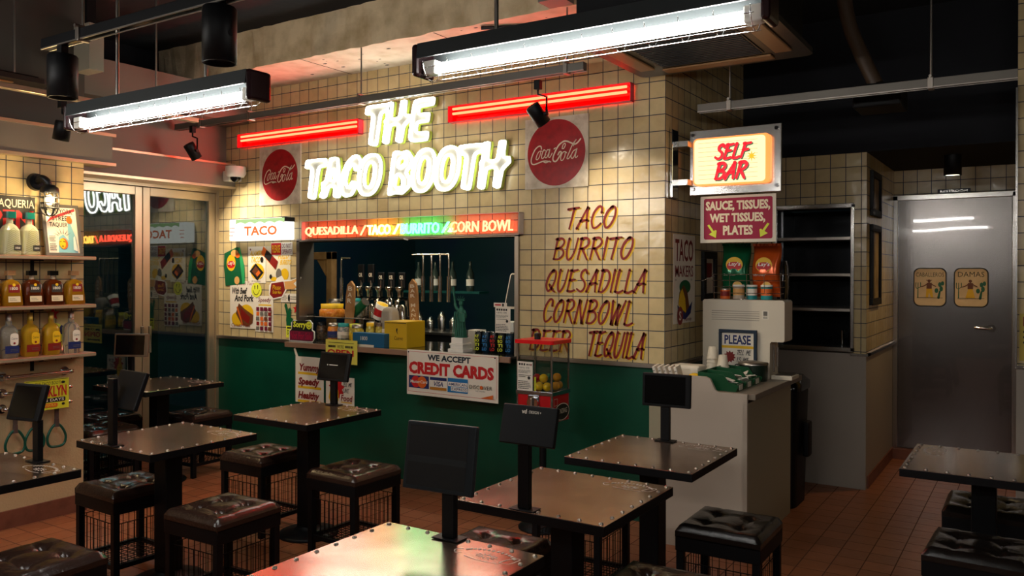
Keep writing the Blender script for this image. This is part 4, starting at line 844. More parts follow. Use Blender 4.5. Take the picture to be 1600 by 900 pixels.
for x, y, k, lab in STOOLS:
    p = (pa, pb)[k]
    if k not in used: used.add(k); o = p
    else: o = dup(p, (0, 0, 0))
    o.location = (x, y, 0); o['label'] = lab; o['group'] = 'padded wire stools'; o.rotation_euler.z = random.uniform(-.04, .04)
# order tablets: post on a foot, tilted slab
def tablet(x, y, face, px, zc, w, h, tilt, yaw, label, z=.732, bezel=M_BLACK, glossy=M_BLKGL, band=False, logo=None, mark=False, front=False):
    t = T('order_tablet', label, 'tablet', (x, y, z), 'order tablets on posts')
    MB(M_BLACK).bx(-.05, -.03, 0, .05, .03, .004, .001).build('base_plate', t, True)
    MB(M_BLACK).bx(-.023, -.012, .004, .023, .012, zc-z+(h*.3 if front else -h*.42), .002).build('post', t, True)
    R = TR(px-x, .045 if front else 0, zc-z) @ Matrix.Rotation(pi if face > 0 else 0, 4, 'Z') @ Matrix.Rotation(yaw, 4, 'Z') @ Matrix.Rotation(tilt, 4, 'X') @ Matrix(((1, 0, 0, 0), (0, 0, -1, -.016), (0, 1, 0, 0), (0, 0, 0, 1)))
    b = MB(bezel, R).bx(-w/2, -h/2, -.022, w/2, h/2, 0, .005); b.build('tablet_case', t, True)
    b = MB(glossy, R); b.z = .0004; b.rect(-w/2+.014, -h/2+.014, w/2-.026, h/2-.012)
    if band: b.mat(mt('screen_band', '23282A', .4)).rect(-w/2+.014, -.02, w/2-.026, .0)
    if mark: b.mat(M_PAPER).rect(-.035, .008, .035, .012).disc(-.05, .01, .004)
    b.build('screen', t, True)
    if logo:
        b = MB(M_PAPER, R @ Matrix.Translation((0, 0, -.0222)) @ Matrix.Rotation(pi, 4, 'Y')).txt('vd', -.03, h/2-.03, .02, .016, 0, .02).txt(': DESIGN +', -.005, h/2-.028, .055, .01); b.build('logo', t, True)
    return t
tablet(-3.717, 1.92, -1, -3.79, .985, .195, .165, -.3, .2, 'dark blue order tablet before the yellow TEQUILA poster at the left edge')
tablet(-3.754, 2.29, 1, -3.70, 1.0, .25, .185, .35, -.1, 'order tablet seen from behind on the riveted table at left centre', front=True)
tablet(-3.75, 3.76, -1, -3.74, .972, .25, .18, -.22, .05, 'order tablet facing front before the pale yellow paper, small white mark on screen', mark=True)
tablet(-1.534, 2.475, 1, -1.52, 1.03, .225, .14, .25, 0, 'order tablet seen from behind below the gumball machine', logo=True)
tablet(-1.572, 3.87, -1, -1.565, .985, .25, .165, -.05, .05, 'order tablet with mirror black screen before the grey cabinet', glossy=mt('mirror_black', '050607', .04, coat=1))
tablet(-1.564, 2.075, -1, -1.598, .982, .26, .215, -.15, .08, 'order tablet with a thick frame standing on the glowing foreground table', band=True, glossy=mt('recess_black', '040506', .6), bezel=mt('tablet_frame_grey', '262C30', .3))
tablet(-5.46, 3.47, -1, -5.45, 1.045, .25, .165, -.1, .5, 'small order tablet with pale rim before the glass doors', bezel=mt('bronze_bezel', '6E5A46', .4))
# ================================================================ SELF BAR
t = T('self_bar_cabinet', 'light grey self bar cabinet with dark countertop below the crimson sign', 'cabinet', (-1.6, 5.0, 0))
M_CAB = mt('cabinet_laminate', 'BDAE9D', .45, bump=.03, bscale=90); M_CABS = mt('cabinet_side', 'A39A80', .5)
M_CTOP = mt('countertop_grey', '857868', .35)
prof = [(-1.83, 0), (-1.35, 0), (-1.35, .905), (-1.515, .905), (-1.53, .915), (-1.545, .945), (-1.56, .975), (-1.585, .985), (-1.83, .985)]
MB(M_CAB, on_y(0, 4.51, 0)).prism(prof, 0, .02).build('front_panel', t)
MB(M_CABS).bx(-1.94, 4.52, 0, -1.375, 5.53, .84, .002).build('body', t); MB(M_CAB).bx(-1.375, 4.49, 0, -1.352, 4.51, .86).build('edge_strip', t)
MB(M_BLACK).bx(-1.94, 4.52, .84, -1.40, 5.54, .872).build('shadow_gap', t)
MB(M_CTOP).bx(-1.95, 4.51, .872, -1.31, 5.56, .905, .003).build('countertop', t)
t = T('drink_dispenser', 'beige drink dispenser on the self bar counter carrying the chip basket', 'dispenser', (-1.6, 5.3, .905))
prof = [(-1.86, .905), (-1.425, .905), (-1.425, 1.13), (-1.415, 1.14), (-1.345, 1.14), (-1.335, 1.15), (-1.335, 1.39), (-1.345, 1.4), (-1.85, 1.4), (-1.86, 1.39)]
MB(M_CREAMP, on_y(0, 5.40, 0)).prism(prof, 0, .19).build('body', t)
b = MB(mt('vent_slot', '9C9282', .5), on_y(0, 5.2095, 0))
for k in range(5): b.rect(-1.8, 1.325-.014*k, -1.49, 1.329-.014*k)
b.build('vent', t)
MB(M_CREAMP).bx(-1.42, 5.22, .905, -1.29, 5.39, .93, .004).mat(M_STEELR).bx(-1.4, 5.23, .93, -1.3, 5.38, .934).build('drip_tray', t)
MB(M_STEELR).cyl((-1.4, 5.3, .98), (-1.4, 5.3, 1.1), .008).cyl((-1.41, 5.25, .95), (-1.41, 5.25, 1.12), .006).build('nozzle', t)
P = MB(M_PAPER, on_y(-1.475, 5.2095, 1.28)).sheet(.045, .055, .001).mat(M_INK); rnd = random.Random(2)
P.scribble(.008, .005, .037, .018, 2, .5, 3).mat(M_GREYINK).rect(.01, .022, .035, .05).build('care_sticker', t)
t = T('framed_sign', 'blue framed PLEASE Tell Me sign leaning on the drink dispenser', 'sign', (-1.62, 5.19, .95))
b = MB(mt('navy_frame', '14283A', .4), on_y(-1.745, 5.20, .935))
for q in ((0, 0, .245, .018), (0, .255, .245, .275), (0, .018, .018, .255), (.225, .018, .245, .255)): b.bx(q[0], q[1], 0, q[2], q[3], .016, .002)
b.build('frame', t)
P = MB(M_PAPER, on_y(-1.745, 5.20, .935)).bx(.018, .018, 0, .225, .255, .004); P.z = .004
P.mat(M_NAVY).txt('PLEASE', .035, .18, .17, .06, 0, .03).mat(M_YEL).rect(.018, .155, .225, .172).mat(M_DRED).poly(star(.07, .1, .04, .028, 11)).mat(M_INK).brush('TELL', .115, .115, .05, .03, .004).brush('ME', .175, .115, .035, .03, .004).brush('IS', .115, .07, .03, .028, .004).brush('ME', .155, .07, .04, .028, .004).txt('Good', .1, .022, .1, .035, 0, .01).build('notice', t)
def bin_(x, y, label):
    t = T('sauce_bin', label, 'bin', (x, y, .905), 'green sauce packet bins')
    M = Matrix(((1, 0, 0, x), (0, 0, -1, y), (0, 1, 0, .905), (0, 0, 0, 1)))
    M = Matrix.Translation((x, y, .905)) @ Matrix(((1, 0, 0, 0), (0, 0, 1, 0), (0, 1, 0, 0), (0, 0, 0, 1)))
    side = [(-.12, 0), (.1, 0), (.115, .035), (.06, .05), (.03, .09), (-.12, .1)]
    b = MB(mt('bin_green', '0C4A28', .35), M).prism(side, -.075, -.07).prism(side, .07, .075).bx(-.12, 0, -.07, .1, .004, .07).bx(-.12, 0, -.07, -.115, .1, .07).bx(.098, 0, -.07, .104, .04, .07); b.build('bin_shell', t)
    b = MB(M_PAPER); rnd = random.Random(int(y*100))
    for k in range(9): b.at(Matrix.Translation((x+rnd.uniform(-.06, .07), y+rnd.uniform(-.045, .045), .905+.035+rnd.uniform(0, .03))) @ Matrix.Rotation(rnd.uniform(-.6, .6), 4, 'X') @ Matrix.Rotation(rnd.uniform(-.5, .5), 4, 'Y')).bx(-.028, -.018, 0, .028, .018, .006, .002)
    b.build('sauce_packet', t)
    MB(M_PAPER, Matrix.Translation((x+.105, y, .92))).bx(0, -.03, -.01, .002, .03, .02).build('price_tag', t)
for k, y in enumerate((4.62, 4.78, 4.94)): bin_(-1.53, y, ('nearest green sauce bin on the self bar counter', 'middle green sauce bin on the self bar counter', 'rearmost green sauce bin, next to the lidded pot')[k])
t = T('lidded_pot', 'dark lidded pot beside the green sauce bins', 'pot', (-1.50, 5.11, .905))
MB(mt('pot_green_black', '1A2A20', .3)).lathe([(.085, 0), (.088, .1)], 28).build('body', t, True); MB(M_STEELR).lathe([(.092, .1), (.09, .112), (.03, .122), (.001, .123)], 28).build('lid', t, True)
def cups(x, y, n, label):
    for k in range(n):
        z = .905+.075+.022*k; b = MB(M_CREAMP).lathe([(.036, z-.075), (.024, z), (.022, z), (.034, z-.07)], 24, (x, y, 0), caps=False).lathe([(.024, z), (.001, z)], 24, (x, y, 0), caps=False).lathe([(.0385, z-.076), (.0385, z-.068)], 24, (x, y, 0), caps=False)
        b.build('paper_cup', label=label % ('topmost', 'second from the top', 'third from the top', 'fourth from the top', 'fifth from the top', 'sixth from the top', 'seventh from the top')[n-1-k], cat='cup', group='stacked paper cups')
cups(-1.72, 5.0, 7, 'cream paper cup, %s in the taller cup stack'); cups(-1.642, 4.96, 5, 'cream paper cup, %s in the shorter cup stack')
t = T('napkin_dispenser', 'cream napkin dispenser beside the tiled corner on the self bar', 'napkin dispenser', (-1.80, 4.80, .905))
MB(M_CREAMP, Matrix.Translation((-1.80, 4.8, .905))).bx(-.09, -.06, 0, .09, .06, .11, .02, 3).build('body', t)
MB(M_PAPER, Matrix.Translation((-1.80, 4.8, .905))).bx(.03, -.075, .02, .085, -.05, .1, .01).build('napkin', t)
for k in range(5):
    b = MB(M_PAPER, Matrix.Translation((-1.885+.03*k, 4.57+.008*k, .905)) @ Matrix.Rotation(-.25, 4, 'Y') @ Matrix.Rotation(.12, 4, 'X')).bx(-.009, -.04, 0, .009, .04, .125, .004)
    b.mat(M_GREYINK); b.M = b.M @ on_y(-.0, -.0405, 0); b.z = .0004; b.scribble(-.006, .03, .008, .11, 4, .3, k)
    b.build('tissue_pack', label=('leftmost', 'second', 'middle', 'fourth', 'rightmost')[k]+' white wet tissue pack in the row by the tiled corner', cat='tissue pack', group='wet tissue packs')
b = MB(M_YEL)
for k in range(3): b.at(TR(-1.70+.02*k, 4.60, .945+.006*k, .3*k, .3)).bx(-.022, -.018, 0, .022, .018, .008, .003)
MB(M_YEL, TR(-1.69, 4.6, .905)).loft([(0, .04, .03), (.05, .045, .032), (.075, .03, .02), (.083, .012, .008)], 14, 2.5).build('sauce_pouch', label='small yellow sauce pouch between the tissue packs and the green bins', cat='sauce')
# chip basket on the dispenser
t = T('wire_basket', 'chrome wire basket on top of the drink dispenser', 'basket', (-1.56, 5.3, 1.4))
b = MB(M_CHROME); x0, x1, y0, y1 = -1.785, -1.36, 5.215, 5.39
for k in range(5):
    z = 1.403+.04*k; e = .004*k; b.tube([(x0-e, y0-e, z), (x1+e, y0-e, z), (x1+e, y1+e, z), (x0-e, y1+e, z)], .0022, 6, True)
for x in (x0, -1.68, -1.57, -1.46, x1): b.tube([(x, y0, 1.403), (x, y0-.016, 1.565)], .0022, 6).tube([(x, y1, 1.403), (x, y1+.016, 1.565)], .0022, 6)
b.tube([(x0, y0, 1.55), (-1.86, 5.19, 1.52)], .003, 6).build('wire', t)
def chip_bag(x, y, z, w, h, base, accent, lean, yaw, label, txt="Lay's"):
    t = T('chip_bag', label, 'chip bag', (x, y, z)); M = TR(0, 0, 0, yaw, lean)
    N = 14; R = 16; vs = []; fs = []; rnd = random.Random(len(label))
    secs = []
    for k in range(N+1):
        v = k/N; d = .045*(sin(pi*min(1, max(0, v)))**.6)+.002
        secs.append((v*h, w/2*(1-.05*sin(pi*v)), d, .004*sin(9*v), .004*cos(7*v), 2.4))
    b = MB(base, M).loft(secs, 28, 2.4); b.build('bag', t, True)
    b = MB(base, M).prism([(-w/2+i*w/14, (.006 if i % 2 else -.006)) for i in range(15)]+[(w/2-i*w/14, (.009 if i % 2 else -.003)) for i in range(15)], h, h+.016); b.build('crimped_seal', t, True)
    P = MB(accent, M @ on_y(0, -.0478, 0)); P.z = .001
    P.disc(0, h*.62, w*.29, w*.26).mat(M_RED).disc(0, h*.58, w*.26, w*.13).mat(M_MAROON if accent != M_YEL else M_RED).disc(0, h*.61, w*.25, w*.11).mat(M_WHITE).txt(txt, -w*.2, h*.575, w*.4, w*.17, .15, .02)
    P.build('printed_logo', t, True)
    P = MB(M_SKIN, M @ on_y(0, -.046, 0)); P.z = .003
    P.disc(w*.12, h*.2, w*.17, w*.16).mat(mt('chip_yellow', 'CFA94A', .5)).disc(w*.12, h*.2, w*.14, w*.13).mat(M_PAPER).txt('Sour Cream', -w*.36, h*.4, w*.4, w*.07, .1); P.build('printed_picture', t, True)
chip_bag(-1.665, 5.28, 1.42, .185, .33, mt('foil_green', '0B5A36', .18, .3), M_YEL, -.06, .05, 'green chip bag standing in the wire basket')
chip_bag(-1.472, 5.29, 1.42, .185, .325, mt('foil_orange', 'C9531A', .18, .3), M_YEL, -.05, -.12, 'orange chip bag standing in the wire basket')
def canister(x, y, z, r, h, m, label, name='snack_can', lid=M_WHITE, face=M_PAPER, cat='can', grp='cans in the wire basket'):
    t = T(name, label, cat, (x, y, z), grp)
    MB(m).lathe([(r, 0), (r, h)], 20).build('can_body', t, True); MB(lid).lathe([(r*1.03, h-.004), (r*1.03, h+.006), (r*.9, h+.008), (.001, h+.007)], 20).build('lid', t, True)
    MB(face).loft([(h*.3, r*1.004, r*1.004, 0, 0, 2), (h*.8, r*1.004, r*1.004, 0, 0, 2)], 20, 2, caps=False).build('label_band', t, True)
canister(-1.72, 5.24, 1.404, .033, .062, M_ORG, 'short orange dip jar at the left in the wire basket', lid=M_STEELR, face=M_DRED)
canister(-1.635, 5.25, 1.404, .036, .085, mt('cup_ivory', 'B9A58F', .5), 'ivory snack tub second from left in the wire basket', face=M_SKIN)
canister(-1.55, 5.245, 1.404, .034, .085, M_TEAL, 'left teal snack can in the wire basket', face=M_PAPER)
canister(-1.455, 5.245, 1.404, .036, .085, M_TEAL, 'right teal snack can in the wire basket', face=M_ORG)
b = MB(M_BLKGL).loft([(0, .03, .05), (.1, .05, .06), (.22, .05, .05), (.3, .01, .03)], 14, 2.2); b.at(Matrix())
b2 = MB(M_BLKGL, TR(-1.362, 5.33, 1.41)).loft([(0, .012, .06), (.07, .018, .065), (.2, .015, .06), (.24, .004, .04)], 14, 2.4); b2.build('black_pouch', label='black foil pouch at the right end of the wire basket', cat='pouch')
# black waste bin and kitchen shelf unit
t = T('waste_bin', 'tall black waste bin behind the self bar cabinet', 'bin', (-1.53, 5.78, 0))
MB(M_BLACK, TR(-1.53, 5.78, 0)).loft([(0, .16, .17), (.78, .18, .19)], 20, 7).build('bin_body', t); MB(M_BLKGL, TR(-1.53, 5.78, .78)).loft([(0, .19, .2), (.05, .19, .2), (.09, .15, .16)], 20, 7).build('lid', t)
MB(M_BLACK, TR(-1.34, 5.78, .45)).bx(-.01, -.05, -.12, .035, .05, .12, .015).build('pedal_box', t)
t = T('steel_shelf_unit', 'steel shelf unit inside the pass-through beside the self bar', 'shelf unit', (-1.43, 6.6, 1.0))
for z in (1.3, 1.56, 1.83): MB(M_STEELR).bx(-1.69, 6.42, z-.012, -1.17, 6.85, z+.012, .003).build('shelf', t)
MB(mt('shelf_back', '141618', .3, .8)).bx(-1.69, 6.85, 1.0, -1.17, 6.87, 2.06).build('back_panel', t)
for x in (-1.69, -1.18): MB(mt('shelf_side', '4A4C50', .15, 1, bump=.5, bscale=4)).bx(x, 6.52, 1.0, x+.008, 6.85, 2.06).build('side_panel', t)
t = T('water_tap', 'small chrome tap on the lowest shelf of the pass-through', 'tap', (-1.3, 6.55, 1.02)); MB(M_CHROME, TR(-1.26, 6.6, 1.01)).cyl((0, 0, 0), (0, 0, .13), .012).cyl((0, 0, .13), (.04, -.06, .14), .008).build('spout', t)
# ================================================================ COUNTER IN THE HATCH
t = T('serving_counter', 'serving counter with a glossy top and wooden front edge in the hatch', 'counter', (-4.09, 4.9, .97))
MB(mt('counter_top_gloss', '2A2620', .1, coat=.3)).bx(-5.19, 4.66, .978, -3.0, 4.798, 1.0, .002).bx(-5.168, 4.798, .991, -3.047, 5.35, 1.0).build('worktop', t); MB(mt('counter_wood_edge', '8A6A55', .45)).bx(-5.19, 4.645, .96, -3.0, 4.66, 1.0, .002).build('front_edge', t)
t = T('gumball_machine', 'red capsule ball machine on a pole stand before the green wall', 'vending machine', (-2.575, 4.365, 0))
x0, x1, y0, y1, zb, zm, zt = -2.70, -2.447, 4.255, 4.475, .665, .842, 1.14
MB(mt('machine_red', 'B3161A', .3)).bx(x0+.004, y0+.004, zb, x1-.004, y1-.004, zm, .004).build('body', t)
b = MB(mt('machine_chrome', 'B9BEC4', .2, 1))
for x in (x0, x1-.012):
    for y in (y0, y1-.012): b.bx(x, y, zb, x+.012, y+.012, zt, .002)
b.bx(x0-.003, y0-.003, zm-.012, x1+.003, y1+.003, zm+.012, .002).bx(x0+.085, y0-.004, zb+.045, x0+.165, y0+.004, zm-.012, .003); b.build('frame', t)
MB(mt('lid_red', 'D8171B', .25)).prism(rrect(x0-.012, y0-.012, x1+.012, y1+.012, .02), zt, zt+.022).build('lid', t)
MB(M_DARK).cyl((-2.6, 4.34, zt+.02), (-2.6, 4.34, zt+.04), .02).bx(-2.615, 4.32, zt+.035, -2.585, 4.36, zt+.06, .006).build('lock', t)
b = MB(M_CLEAR)
for q in ((x0+.012, y0+.004, x1-.012, y0+.006), (x0+.012, y1-.006, x1-.012, y1-.004), (x0+.004, y0+.012, x0+.006, y1-.012), (x1-.006, y0+.012, x1-.004, y1-.012)): b.bx(q[0], q[1], zm+.012, q[2], q[3], zt)
b.build('globe_pane', t)
b = MB(M_CHROME).cyl((x0+.125, y0-.004, zb+.118), (x0+.125, y0-.02, zb+.118), .038, n=28).mat(M_STEELR).bx(x0+.117, y0-.034, zb+.086, x0+.133, y0-.018, zb+.15, .004); b.build('coin_knob', t)
b = MB(M_STEELR).cyl((x0+.045, y0+.004, zb+.09), (x0+.045, y0-.002, zb+.09), .006); b.build('lock_screw', t)
P = MB(M_PAPER, on_y(x0, y0-.001, zb+.035)).sheet(.11, .038, .001, .0, .0).mat(M_DRED).txt('DO NOT', .006, .006, .095, .027, 0, .03).mat(M_PAPER).rect(.16, .0, .225, .035).mat(M_GREYINK).scribble(.165, .005, .22, .03, 2, .4, 3); P.build('notice_sticker', t)
P = MB(mt('machine_emblem', '26221A', .5), on_x(x1+.0005, y0, zb)); P.disc(.12, .06, .095, .055, 30).mat(M_CREAMP).stroke([(.12+.088*cos(a), .06+.05*sin(a)) for a in [2*pi*i/24 for i in range(24)]], .005, closed=True, n=2, taper=0).txt('VENDING', .06, .05, .12, .03, .1).mat(M_CREAMP).stroke([(.02, .105), (.06, .105), (.06, .145), (.02, .145)], .003, closed=True, n=1, taper=0); P.build('emblem', t)
P = MB(M_PAPER, on_y(x0+.01, y0-.002, zm+.012)).sheet(.108, .175, .0012).mat(M_INK)
for i in range(3): P.rect(.01+i*.017, .152, .022+i*.017, .165)
for i, mm in enumerate((M_INK, M_GREYINK, M_DRED)): P.mat(mm).disc(.07+.014*i, .158, .0055)
P.mat(M_INK).txt('이용하는 방법', .01, .132, .075, .012).scribble(.008, .103, .1, .126, 3, .35, 3).rect(.01, .092, .1, .095).rect(.01, .083, .06, .086).disc(.085, .078, .01).scribble(.008, .008, .1, .062, 5, .4, 6); P.build('instruction_sheet', t)
P = MB(M_LEMON, on_y(x0+.124, y0+.008, zm+.012)).sheet(.012, .085, .001); P.build('side_card', t)
MB(M_BLACK).cyl((-2.575, 4.365, .02), (-2.575, 4.365, zb), .022).lathe([(.15, 0), (.152, .01), (.05, .03), (.035, .05)], 28, (-2.575, 4.365, 0)).build('stand', t)
rnd = random.Random(11); cols = [mt('ball_yellow', 'D9B31C', .25), mt('ball_gold', 'C98A1E', .25), mt('ball_green', '0F6A45', .25), mt('ball_red', 'A3181C', .25)]
BALLS = [(-2.555, 4.285, 0, 0, 'front middle yellow'), (-2.50, 4.285, 0, 0, 'front right yellow'), (-2.53, 4.295, .048, 0, 'upper front yellow'), (-2.485, 4.40, 0, 1, 'rear right golden'), (-2.475, 4.345, .0, 1, 'right golden'), (-2.48, 4.37, .05, 1, 'topmost golden at right'),
 (-2.53, 4.36, .046, 2, 'green upper middle'), (-2.57, 4.36, 0, 2, 'green rear middle'), (-2.58, 4.30, .046, 3, 'red upper left'), (-2.61, 4.36, 0, 3, 'red rear left')]
for i, (x, y, z, c, lab) in enumerate(BALLS):
    MB(cols[c]).ball((x, y, zm+.013+.027+z), .027, 16, 10).build('capsule_ball', label=lab+' capsule ball inside the red machine', cat='ball', group='capsule balls in the machine')
# things on the counter
CZ = 1.0
t = T('cutout_sign', 'purple and yellow Sorry Not For Sale cutout sign on the counter', 'sign', (-5.08, 4.72, CZ))
P = MB(M_WHITE, on_y(-5.22, 4.735, CZ+.002)); P.prism([(-.01, 0), (.26, 0), (.285, .03), (.285, .085), (.26, .1), (.265, .15), (.23, .18), (.19, .175), (.15, .16), (.04, .175), (.015, .15), (.02, .1), (-.005, .085)], 0, .008); P.z = .008
P.mat(M_INK).poly([(.0, .006), (.255, .006), (.278, .03), (.278, .08), (.255, .095), (.258, .145), (.23, .172), (.03, .168), (.025, .1), (.0, .08)]).mat(M_LEMON).txt('Sorry', .04, .1, .15, .065, .05, .04).disc(.225, .135, .032, .032).mat(M_INK).disc(.215, .143, .004, .008).disc(.233, .143, .004, .008).stroke([(.207, .128), (.225, .116), (.243, .128)], .005).mat(M_MAROON).rect(.004, .01, .272, .085).mat(M_PINK).txt('Not For Sale', .012, .018, .245, .058, .05, .02).build('board', t, False)
# acrylic snack rack with jars
t = T('snack_rack', 'clear acrylic snack rack full of jars at the left end of the counter', 'rack', (-4.86, 4.95, CZ))
b = MB(M_CLEAR)
for z in (CZ+.003, CZ+.19): b.bx(-5.16, 4.86, z, -4.56, 5.165, z+.005)
for x in (-5.16, -4.565): b.bx(x, 4.86, CZ, x+.005, 5.165, CZ+.22)
b.bx(-5.16, 4.86, CZ, -4.56, 4.863, CZ+.06); b.build('shelf', t)
def jar(x, y, z, r, h, body, lid, label, band=None, txt=None, lidh=.025, group='jars on the counter rack'):
    t = T('snack_jar', label, 'jar', (x, y, z), group)
    MB(body).lathe([(r*.9, 0), (r, .008), (r, h*.8), (r*.85, h*.95), (r*.8, h)], 22).build('jar_body', t, True); MB(lid).lathe([(r*.88, h-.002), (r*.9, h+lidh), (.001, h+lidh+.001)], 22).build('lid', t, True)
    if band: MB(band).loft([(h*.2, r*1.005, r*1.005, 0, 0, 2), (h*.65, r*1.005, r*1.005, 0, 0, 2)], 22, 2, caps=False).build('label_band', t, True)
M_JO = mt('orange_snacks', 'C46A16', .35, noise=(60, 'E09A3A')); M_JY = mt('pickle_yellow', 'A8922E', .2, noise=(50, 'D8C460')); M_JB = mt('dark_snacks', '3A2A1E', .3, noise=(50, '8A6A4A')); M_JC = mt('mixed_sweets', '6A6F72', .3, noise=(60, 'C8B8A8'))
jar(-4.98, 4.97, CZ+.196, .105, .075, M_JO, M_YEL, 'wide jar of orange snacks with a yellow lid on top of the rack', lidh=.035)
jar(-5.09, 5.108, CZ+.196, .055, .12, M_JC, M_STEELR, 'glass sweet jar with a steel lid at the top left of the rack'); jar(-4.85, 5.108, CZ+.196, .05, .13, M_JC, M_TEAL, 'sweet jar with a teal lid behind the yellow lidded jar')
for k, (x, m, l, bd, lab) in enumerate(((-4.90, M_JO, M_STEELR, M_NAVY, 'jar of amber snacks on the lower rack beside the Sorry cutout'), (-4.79, M_JC, M_TEAL, M_PAPER, 'jar with teal and white bands, second on the lower rack'), (-4.66, M_JY, M_LEMON, M_YEL, 'pale pickle jar with a yellow label, on the lower rack'))):
    jar(x, 4.91, CZ+.008, .05, .12, m, l, lab, bd)
jar(-5.05, 4.92, CZ+.008, .045, .12, M_JB, M_DARK, 'dark jar mostly hidden behind the Sorry cutout')
jar(-4.56, 4.83, CZ, .05, .13, M_JY, M_STEELR, 'yellow chilli jar with a printed front, in front of the rack end', M_YEL); jar(-4.47, 4.9, CZ, .045, .15, M_JB, M_STEELR, 'dark bean jar right of the rack'); jar(-4.40, 4.8, CZ, .032, .15, M_JY, M_YEL, 'slim yellow bottle jar beside the bean jar'); jar(-4.34, 4.84, CZ, .03, .15, M_JY, M_JB, 'slim pickle jar with a dark lid beside the slim yellow bottle jar')
b = MB(M_CHROME).tube([(-5.2, 4.85, CZ+.2), (-4.4, 4.85, CZ+.2)], .004, 6).tube([(-5.2, 4.85, CZ), (-5.2, 4.85, CZ+.2)], .004, 6).tube([(-4.4, 4.85, CZ), (-4.4, 4.85, CZ+.2)], .004, 6); b.build('counter_rail', label='thin chrome rail along the front of the snack rack', cat='rail')
def canbag(x, z, label):
    t = T('snack_tube', label, 'snack can', (x, 5.0, z))
    M = TR(x, 5.0, z, 0, 0, .9); b = MB(M_DGRN, M).cyl((0, 0, -.07), (0, 0, .09), .036, n=20).mat(M_STEELR).cyl((0, 0, .09), (0, 0, .1), .037, n=20); b.build('tube', t)
    P = MB(M_YEL, on_y(x-.05, 4.96, z-.01)); P.disc(0, 0, .05, .055).mat(M_MAROON).disc(0, -.012, .048, .026).mat(M_WHITE).txt("Lay's", -.04, -.03, .08, .035, .15, .02).mat(M_RED).disc(.0, -.085, .055, .035); P.build('printed_logo', t)
canbag(-4.71, CZ+.27, 'green snack tube with a round yellow and purple emblem lying on the rack')
MB(M_WHITE, TR(-4.46, 4.95, CZ+.2, 0, 0, .45)).lathe([(.036, 0), (.052, .13), (.048, .13), (.033, .01)], 24, caps=False).mat(M_RED).loft([(.03, .0415, .0415, 0, 0, 2), (.09, .0475, .0475, 0, 0, 2)], 24, 2, caps=False).mat(M_YEL).lathe([(.05, .128), (.001, .14)], 20).build('paper_cup_tilted', label='tilted white and red paper cup leaning by the tall ribbed bottle', cat='cup')
t = T('clear_bottle', 'tall ribbed clear glass bottle behind the blue box', 'bottle', (-4.28, 4.9, CZ))
MB(mt('frosted_glass', 'B9AD9E', .15, trans=.35)).loft([(0, .075, .06), (.26, .056, .05), (.285, .045, .04), (.3, .02, .02)], 20, 6).build('glass_body', t, True); MB(M_CHROME).lathe([(.018, .3), (.02, .36), (.012, .37)], 14).build('pourer', t, True)
P = MB(M_PAPER, on_y(-4.31, 4.838, CZ+.1)).bx(0, 0, 0, .035, .03, .001).mat(M_DARK).bx(.04, 0, 0, .07, .04, .001); P.build('label', t)
b = MB(M_YEL); t = T('yellow_box', 'yellow cardboard box with a small black bird print on the counter', 'box', (-4.09, 4.85, CZ))
MB(mt('box_yellow', 'C9A014', .55)).bx(-4.2, 4.74, CZ, -3.98, 4.96, CZ+.2, .003).build('carton', t)
P = MB(mt('box_print', '1A1710', .5), on_y(-4.2, 4.7395, CZ)); P.rect(.004, .185, .216, .19).poly([(.12, .145), (.128, .15), (.134, .145), (.13, .12), (.14, .1), (.125, .115), (.118, .13)]).txt('Cuervo', .1, .06, .085, .03, .1); P.build('print', t)
t = T('blue_box', 'blue box front tray reading 1800 on the counter edge', 'box', (-4.33, 4.72, CZ))
MB(mt('box_blue', '12557A', .5)).bx(-4.47, 4.68, CZ, -4.15, 4.76, CZ+.105, .002).build('carton', t); P = MB(M_PAPER, on_y(-4.47, 4.679, CZ)); P.txt('1800', .085, .05, .07, .03).mat(M_CREAMP).rect(.0, .0, .22, .018); P.build('print', t)
# small green statue on a white plinth
t = T('liberty_statue', 'small green statue with a raised torch on a white plinth', 'statue', (-3.49, 4.76, CZ))
b = MB(M_WHITE); b.bx(-.075, -.06, 0, .06, .06, .025, .003).bx(-.06, -.05, .025, .05, .05, .05, .003).bx(-.065, -.055, .05, .055, .055, .065, .003).bx(-.055, -.045, .065, .045, .045, .105, .003); b.build('plinth', t, True)
G = mt('verdigris', '2A6A54', .55, noise=(30, '1F5A48'))
b = MB(G).loft([(.105, .046, .04), (.12, .042, .036), (.2, .031, .027, -.002, 0), (.265, .034, .028, 0, 0), (.3, .028, .022), (.315, .012, .012), (.33, .011, .011)], 18, 2.4); vs = b.v
b.ball((0, 0, .35), .017, 14, 10, sz=1.3); b.loft([(.366, .021, .021), (.374, .023, .023)], 14, 2)
for k in range(7): a = pi*k/6; b.cyl((.018*cos(a), -.004, .372), (.045*cos(a), -.01, .376+.03*sin(a)), .0028, .0008, 6)
b.tube(spline([(-.03, 0, .3), (-.048, -.004, .33), (-.055, -.006, .38), (-.06, -.008, .425)], 4), [.011]*6+[.007]*7, 8).cyl((-.061, -.008, .42), (-.063, -.008, .45), .006, .011).ball((-.063, -.008, .458), .009, 8, 6, sz=1.4)
b.tube(spline([(.032, -.005, .295), (.05, -.02, .255), (.04, -.04, .24), (.02, -.044, .25)], 4), .011, 8).bx(.025, -.055, .22, .07, -.043, .285, .003)
for k in range(6): b.tube(spline([(-.035+.014*k, -.03, .29), (-.04+.016*k, -.036, .2), (-.042+.017*k, -.043, .115)], 3), .004, 6)
b.build('figure', t, True)
